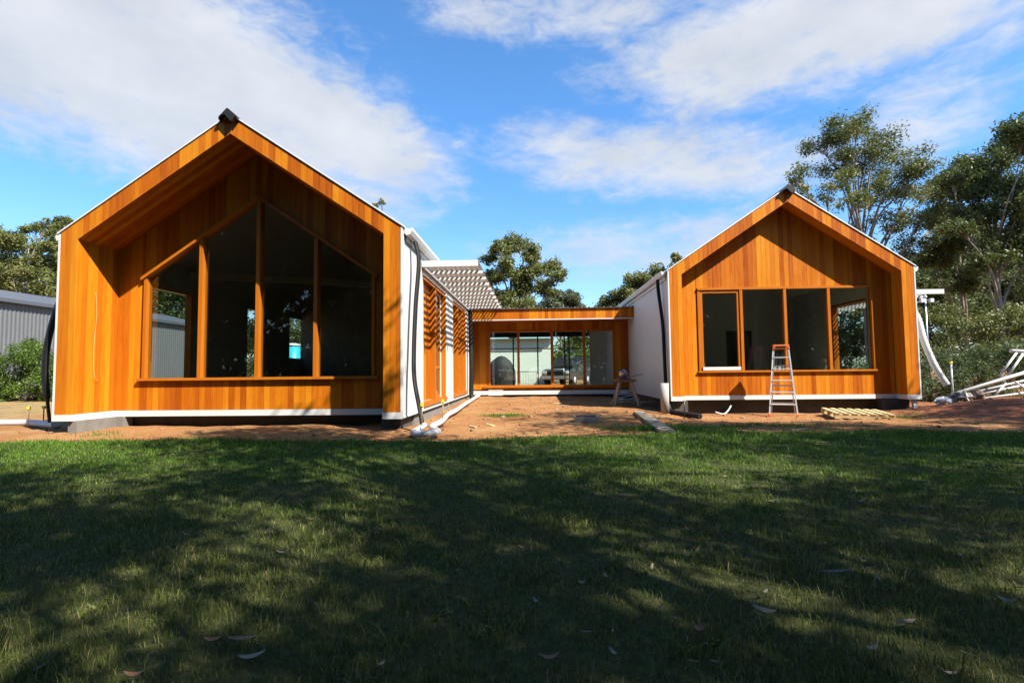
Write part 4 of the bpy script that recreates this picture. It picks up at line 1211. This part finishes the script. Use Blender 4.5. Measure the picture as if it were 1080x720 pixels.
# trees behind the link
cl = [(527, 262, 13), (541, 256, 15), (556, 268, 13), (515, 273, 10), (540, 285, 14), (560, 285, 15), (575, 280, 14), (588, 292, 12), (520, 295, 14), (505, 300, 14), (550, 305, 16), (572, 305, 12),
      (530, 318, 16), (510, 325, 14), (560, 325, 14), (495, 285, 12), (583, 308, 6), (545, 330, 14)]
tree('gum_tree', 'rounded gum tree rising behind the link roof beside the pergola', gbase(537, 44), clump_px(cl, 44, 2.0, 8), 'gum_leaf', 30000, .25, 18, r0=.26, group=GB, fork=.3)
cl = [(593, 311, 12), (603, 318, 11), (580, 320, 11), (612, 326, 8), (592, 328, 12), (570, 330, 10)]
tree('gum_tree', 'small grey-green gum tree over the middle of the link roof', gbase(593, 60), clump_px(cl, 60, 1.5, 9), 'gum_leaf_grey', 14000, .3, 19, r0=.18, group=GB)
cl = [(672, 296, 13), (690, 293, 15), (658, 308, 12), (676, 312, 14), (645, 322, 12), (662, 325, 12), (632, 328, 8), (705, 300, 16), (700, 318, 14), (718, 290, 16), (715, 270, 7)]
tree('gum_tree', 'gum tree peeping over the left roof slope of the farther house', gbase(685, 46), clump_px(cl, 46, 1.8, 10), 'gum_leaf', 20000, .26, 20, r0=.24, group=GB)
cl = [(402, 214, 5), (396, 216, 4), (398, 232, 8), (408, 240, 8), (385, 250, 12), (412, 262, 12)]
tree('gum_tree', 'gum tree whose top leaves just clear the roof of the nearer house', gbase(400, 48), clump_px(cl, 48, .6, 11), 'gum_leaf', 2500, .2, 21, r0=.2, group=GB)
# trees seen through the link doors
cl = [(612, 350, 16), (628, 360, 16), (640, 350, 16), (605, 372, 14), (622, 340, 14), (650, 365, 14), (632, 380, 12), (600, 345, 12)]
tree('gum_tree', 'leafy tree seen through the right link doors behind the parked car', gbase(625, 42), clump_px(cl, 42, 1.5, 12), 'bush_leaf', 8000, .22, 22, r0=.2, group=GB)
# left trees behind the shed
cl = [(8, 252, 18), (-15, 258, 22), (28, 262, 14), (38, 244, 11), (50, 241, 12), (10, 280, 20), (35, 280, 17), (55, 262, 12), (60, 285, 16), (-20, 290, 24), (20, 300, 18), (48, 302, 18), (74, 300, 14)]
tree('gum_tree', 'broad olive gum tree above the grey shed on the left', gbase(25, 42), clump_px(cl, 42, 2.0, 13), 'gum_leaf', 30000, .24, 23, r0=.26, group=GB)
cl = [(66, 234, 8), (73, 232, 7), (60, 238, 6), (76, 245, 10), (70, 262, 14), (82, 275, 16), (66, 285, 14), (84, 305, 16)]
tree('gum_tree', 'gum tree with a thin leading tuft beside the left roof edge', gbase(75, 46), clump_px(cl, 46, 1.2, 14), 'gum_leaf', 13000, .24, 24, r0=.22, group=GB)
cl = [(-35, 270, 30), (-55, 300, 34), (-70, 250, 36), (-30, 310, 30)]
tree('gum_tree', 'gum tree behind the shed partly outside the left edge', gbase(-45, 48), clump_px(cl, 48, 2, 15), 'gum_leaf_dark', 14000, .3, 25, r0=.25, group=GB)
# trees that show only through the side windows of the two houses
cl = [(130, 330, 26), (155, 310, 24), (180, 300, 26), (205, 315, 26), (160, 345, 24), (190, 340, 26), (215, 345, 24), (140, 365, 24), (175, 372, 24), (205, 375, 22), (165, 290, 18), (195, 285, 18)]
tree('gum_tree', 'dense gum beyond the shed seen through the leftmost pane of the peaked window', gbase(172, 52), clump_px(cl, 52, 1.5, 41), 'gum_leaf_dark', 22000, .3, 51, r0=.22, group=GB, fork=.12)
cl = [(240, 330, 24), (262, 315, 24), (285, 325, 24), (308, 320, 24), (330, 330, 22), (250, 355, 24), (275, 352, 24), (300, 355, 24), (322, 358, 22), (262, 378, 20), (300, 380, 20)]
tree('gum_tree', 'dense gum behind the teal tank seen through the peaked window', gbase(285, 56), clump_px(cl, 56, 1.5, 42), 'gum_leaf_dark', 20000, .3, 52, r0=.22, group=GB, fork=.12)
cl = [(840, 325, 24), (862, 310, 24), (885, 318, 24), (908, 312, 24), (930, 322, 24), (850, 350, 24), (878, 350, 24), (905, 350, 24), (930, 352, 22), (865, 378, 20), (900, 378, 20), (890, 295, 20), (865, 290, 16)]
tree('gum_tree', 'dense gum seen through the side window inside the farther house', gbase(888, 50), clump_px(cl, 50, 1.5, 43), 'gum_leaf_dark', 22000, .3, 53, r0=.22, group=GB, fork=.12)
# bush before the shed
cl = [(8, 380, 20), (25, 368, 17), (40, 378, 18), (52, 385, 17), (5, 400, 20), (28, 395, 20), (48, 405, 18), (62, 400, 14), (-15, 390, 24), (18, 415, 16), (40, 416, 14), (62, 412, 10), (-10, 412, 18), (5, 420, 12), (30, 421, 10), (52, 420, 9), (64, 420, 7), (14, 424, 8)]
tree('bush', 'dense bright green bush in front of the grey shed', gbase(28, 19), clump_px(cl, 19, .6, 16), 'bush_leaf', 22000, .075, 26, bark='bark_dark', r0=.06, cat='bush', fork=.06, aspect=.5, sub=9)


def hedge():
    R = root('hedge', (15.5, 18.5, 0), 'long feathery grey-green hedge along the right side below the shrubs', 'hedge')
    rng = np.random.default_rng(31); cs = []; rs = []
    for i in range(150):
        x = rng.uniform(10.9, 20.5); y = 18.6+rng.uniform(-.9, .9)+.12*(x-11); h = 1.35+.10*(x-11)*.6+.15*math.sin(x*2)
        z = gz(x, y)+rng.uniform(.1, 1)*h
        cs.append((x, y, z)); rs.append(rng.uniform(.28, .5))
    cnt = [260]*150
    V, I, L = leaf_cloud(cs, rs, cnt, .16, rng, .16, droop=-.7, squash=.9)
    fast_mesh('foliage', V, I, L, 'hedge_leaf', R, (15.5, 18.5, 0))
    mb = MB()
    for i in range(16):
        x = 11.2+i*.58; y = 18.6+.12*(x-11); mb.tube([(x, y, gz(x, y)-.05), (x+.1, y, .6), (x+.05, y+.1, 1.2)], [.04, .03, .015], 6)
    mb.build('stems', 'bark_dark', R)


hedge()

# gums behind and beside the photographer: they throw the dappled shade on the lawn
def shade_tree(label, base, crown, rad, n, seed, nleaf, size=.16, asp=.4):
    rr = random.Random(seed); cl = []
    for i in range(n):
        a = rr.uniform(0, 2*math.pi); q = rad*math.sqrt(rr.uniform(0, 1)); h = crown[2]+rr.uniform(-.24, .26)*min(10, 2.3*rad)
        cl.append((crown[0]+q*math.cos(a), crown[1]+q*math.sin(a)*.85, h, rr.uniform(.7, 1.25)))
    tree('gum_tree', label, base, cl, 'gum_leaf', nleaf, size, seed+50, r0=.17, group='gum trees shading the lawn', fork=.3, aspect=asp)


SH = [((2.0, -4.2, 0), (2, -4.2, 9.0), 4.2, 23, 1, 9800), ((7.5, -4.8, 0), (7.5, -4.8, 10), 4.4, 26, 2, 11000), ((13.0, -3.0, 0), (13, -3, 9.5), 4.4, 27, 3, 11500),
      ((5.0, -1.6, 0), (5, -1.6, 8.8), 3.8, 22, 4, 9300), ((11.0, .5, 0), (11, 1, 8.5), 3.8, 25, 8, 10000), ((17.5, 2.2, 0), (17.3, 2.6, 9), 3.8, 28, 5, 12000),
      ((-3.6, -5.0, 0), (-3.6, -5, 9), 3.8, 24, 6, 10500), ((-.6, -1.4, 0), (-.6, -1.4, 7.6), 3.2, 18, 9, 7000),
      ((4.3, -2.4, 0), (3.1, 3.3, 9.2), 1.9, 14, 10, 6000), ((6.5, -2.8, 0), (5.4, .9, 9.3), 2.4, 12, 14, 4800), ((18.5, 4.5, 0), (15.0, 4.4, 8.6), 2.8, 18, 11, 8000), ((20.8, 6.0, 0), (18.0, 6.9, 8.4), 2.7, 22, 12, 10000), ((10.5, .2, 0), (8.5, 6.1, 9.0), 2.1, 13, 13, 5200), ((13.5, .5, 0), (11.7, 4.7, 9.0), 2.2, 14, 15, 5600)]
for k, (b, cz, rad, n, sd, nl) in enumerate(SH):
    shade_tree('spreading gum tree behind the photographer shading the lawn, seen only as reflection and shade', b, cz, rad, n, sd, nl)


def tree_belt():                       # unseen wood behind the photographer, mirrored in the glass; raised to block sky light
    rng = np.random.default_rng(77); n = 2200
    x = rng.uniform(-60, 60, n); y = -17-rng.uniform(0, 11, n)-.002*x**2; z = rng.uniform(0, 1, n)**.8*(21+3*np.sin(x*.21)+2*np.sin(x*.57))
    V, I, L = leaf_cloud(np.c_[x, y, z], rng.uniform(1.2, 2.6, n), [100]*n, .8, rng, .7)
    o = fast_mesh('tree_belt', V, I, L, 'gum_leaf', None, (0, 0, 0)); tag(o, 'dense unseen wood behind the photographer, raised to block sky light and mirrored in the window glass', 'wood', kind='stuff')


tree_belt()


def far_wood():                        # scrub along the far side of the block, behind every gap between the trees
    rng = np.random.default_rng(78); n = 1300
    x = rng.uniform(-110, 110, n); y = 72+rng.uniform(0, 10, n); z = rng.uniform(0, 1, n)**.8*(4.6+1.0*np.sin(x*.33)+.02*np.abs(x)+11.0*np.clip((x-24)/12, 0, 1)+13.0*np.clip((-x-14)/10, 0, 1))
    V, I, L = leaf_cloud(np.c_[x, y, z], rng.uniform(.9, 1.7, n), [120]*n, .5, rng, .5)
    o = fast_mesh('far_wood', V, I, L, 'gum_leaf', None, (0, 0, 0)); tag(o, 'low far scrub closing the gaps behind the houses and trees', 'wood', kind='stuff')


far_wood()


def clods():
    rng = np.random.default_rng(12); n = 1700; V = []; I = []; L = []; k = 0
    cube = np.array([(-1, -1, -1), (1, -1, -1), (1, 1, -1), (-1, 1, -1), (-1, -1, 1), (1, -1, 1), (1, 1, 1), (-1, 1, 1)], float)
    fs = [(0, 3, 2, 1), (4, 5, 6, 7), (0, 1, 5, 4), (1, 2, 6, 5), (2, 3, 7, 6), (3, 0, 4, 7)]
    while k < n:
        x = rng.uniform(-9.5, 14); y = rng.uniform(8.2, 19)
        if y < lawn_edge(x)+.05 or (x < -2.3 and y > 9.9) or (3.4 < x < 9.8 and y > 13.9): continue
        sz = rng.lognormal(-4.6, .5); v = cube*rng.uniform(.55, 1.1, (8, 1))*sz*np.array([1, 1, .7])
        a = rng.uniform(0, 6.28); c, s_ = math.cos(a), math.sin(a); v = v@np.array([[c, s_, 0], [-s_, c, 0], [0, 0, 1]])
        V.append(v+np.array([x, y, gz(x, y)+sz*.35])); I.append(np.array(fs).ravel()+8*k); L += [4]*6; k += 1
    o = fast_mesh('soil_clods', np.concatenate(V), np.concatenate(I), L, 'clod'); tag(o, 'small clods and stones scattered over the bare earth', 'clods', kind='stuff')


clods()

# ------------------------------------------------------------------ leaf litter
def leaf_mesh(name, l, w, curl, m, seed):
    rr = random.Random(seed); n = 9; vs = []; fs = []
    for i in range(n):
        t = i/(n-1); x = (t-.5)*l; wd = w*math.sin(math.pi*min(1, t*.94+.03))**.8*.5; bend = .09*l*(t-.5)**2*4*.35
        z = curl*l*(4*(t-.5)**2)*.25
        for s in (-1, 0, 1): vs.append((x, bend+s*wd, z+(abs(s)*.28*wd)))
    for i in range(n-1):
        for k in (0, 1): fs.append((i*3+k, (i+1)*3+k, (i+1)*3+k+1, i*3+k+1))
    mb = MB(); mb.add(vs, fs, True); me = bpy.data.meshes.new(name)
    me.from_pydata(mb.v, [], mb.f); me.polygons.foreach_set('use_smooth', mb.sm); me.materials.append(MAT[m])
    return me


LM = [leaf_mesh('fallen_leaf', .12, .022, .3, 'dry_leaf', 1), leaf_mesh('fallen_leaf', .10, .026, .6, 'dry_leaf_pale', 2), leaf_mesh('fallen_leaf', .08, .024, .9, 'dry_leaf_rust', 3), leaf_mesh('fallen_leaf', .13, .018, .2, 'bark_strip', 4)]
LG = 'dry gum leaves fallen on the lawn'


def leaf_at(px, py, kind, rot, label, sc=1.0, tilt=0.0):
    d = ray(px, py); zt = .045; k = (zt-CAMH)/d.z
    o = bpy.data.objects.new('fallen_leaf', LM[kind]); COL.objects.link(o)
    o.location = (d.x*k, d.y*k, zt); o.rotation_euler = (math.radians(tilt), math.radians(rr_.uniform(-12, 12)), math.radians(rot)); o.scale = (sc,)*3
    tag(o, label, 'leaf', LG)


rr_ = random.Random(8)
for (px, py, k, rot, lab, sc, ti) in (
    (266, 692, 1, 12, 'long pale gum leaf near the bottom edge left of centre', 1.15, 8), (805, 643, 1, -10, 'broad whitish leaf fragment on the right half of the lawn', 1.1, 25),
    (687, 598, 1, 70, 'upright pale leaf catching sun right of the lawn centre', .75, 40), (297, 582, 1, 10, 'small whitish leaf in the shade left of centre', .7, 10),
    (882, 602, 3, -15, 'thin pale bark strip lying on the shaded right lawn', 1.5, 10), (680, 576, 2, 20, 'small orange leaf in a sunny patch right of centre', .8, 20),
    (1060, 632, 1, 0, 'curled pale leaf on the lawn near the right edge', 1.0, 30), (580, 693, 2, -5, 'flat rust-brown leaf at the bottom centre of the lawn', 1.1, 5),
    (737, 662, 2, 35, 'bent brown leaf in the lower right of the lawn', 1.1, 35), (225, 674, 2, 15, 'reddish leaf just above the long pale gum leaf', 1.0, 15),
    (1003, 709, 1, 0, 'tiny white leaf scrap at the lower right corner', .5, 20), (255, 673, 0, 5, 'brown leaf right of the reddish leaf near the bottom', 1.1, 12),
    (143, 711, 2, 5, 'reddish leaf at the bottom edge on the left', 1.1, 5), (955, 655, 3, 25, 'thin grey bark curl in the shade on the right lawn', 1.2, 25),
    (815, 528, 1, 0, 'pale leaf on the far right part of the lawn', .9, 10), (908, 528, 1, 20, 'small pale leaf beside the thin twigs on the far right lawn', .9, 10)):
    leaf_at(px, py, k, rot, lab, sc*.85, ti)
for i in range(56):
    px = rr_.uniform(10, 1070) if i < 26 else rr_.uniform(540, 1075); py = 480+230*rr_.random()**1.1
    leaf_at(px, py, rr_.choice((0, 0, 1, 2, 3)), rr_.uniform(0, 360), 'small dry gum leaf scattered in the lawn grass', rr_.uniform(.32, .62), rr_.uniform(0, 35))
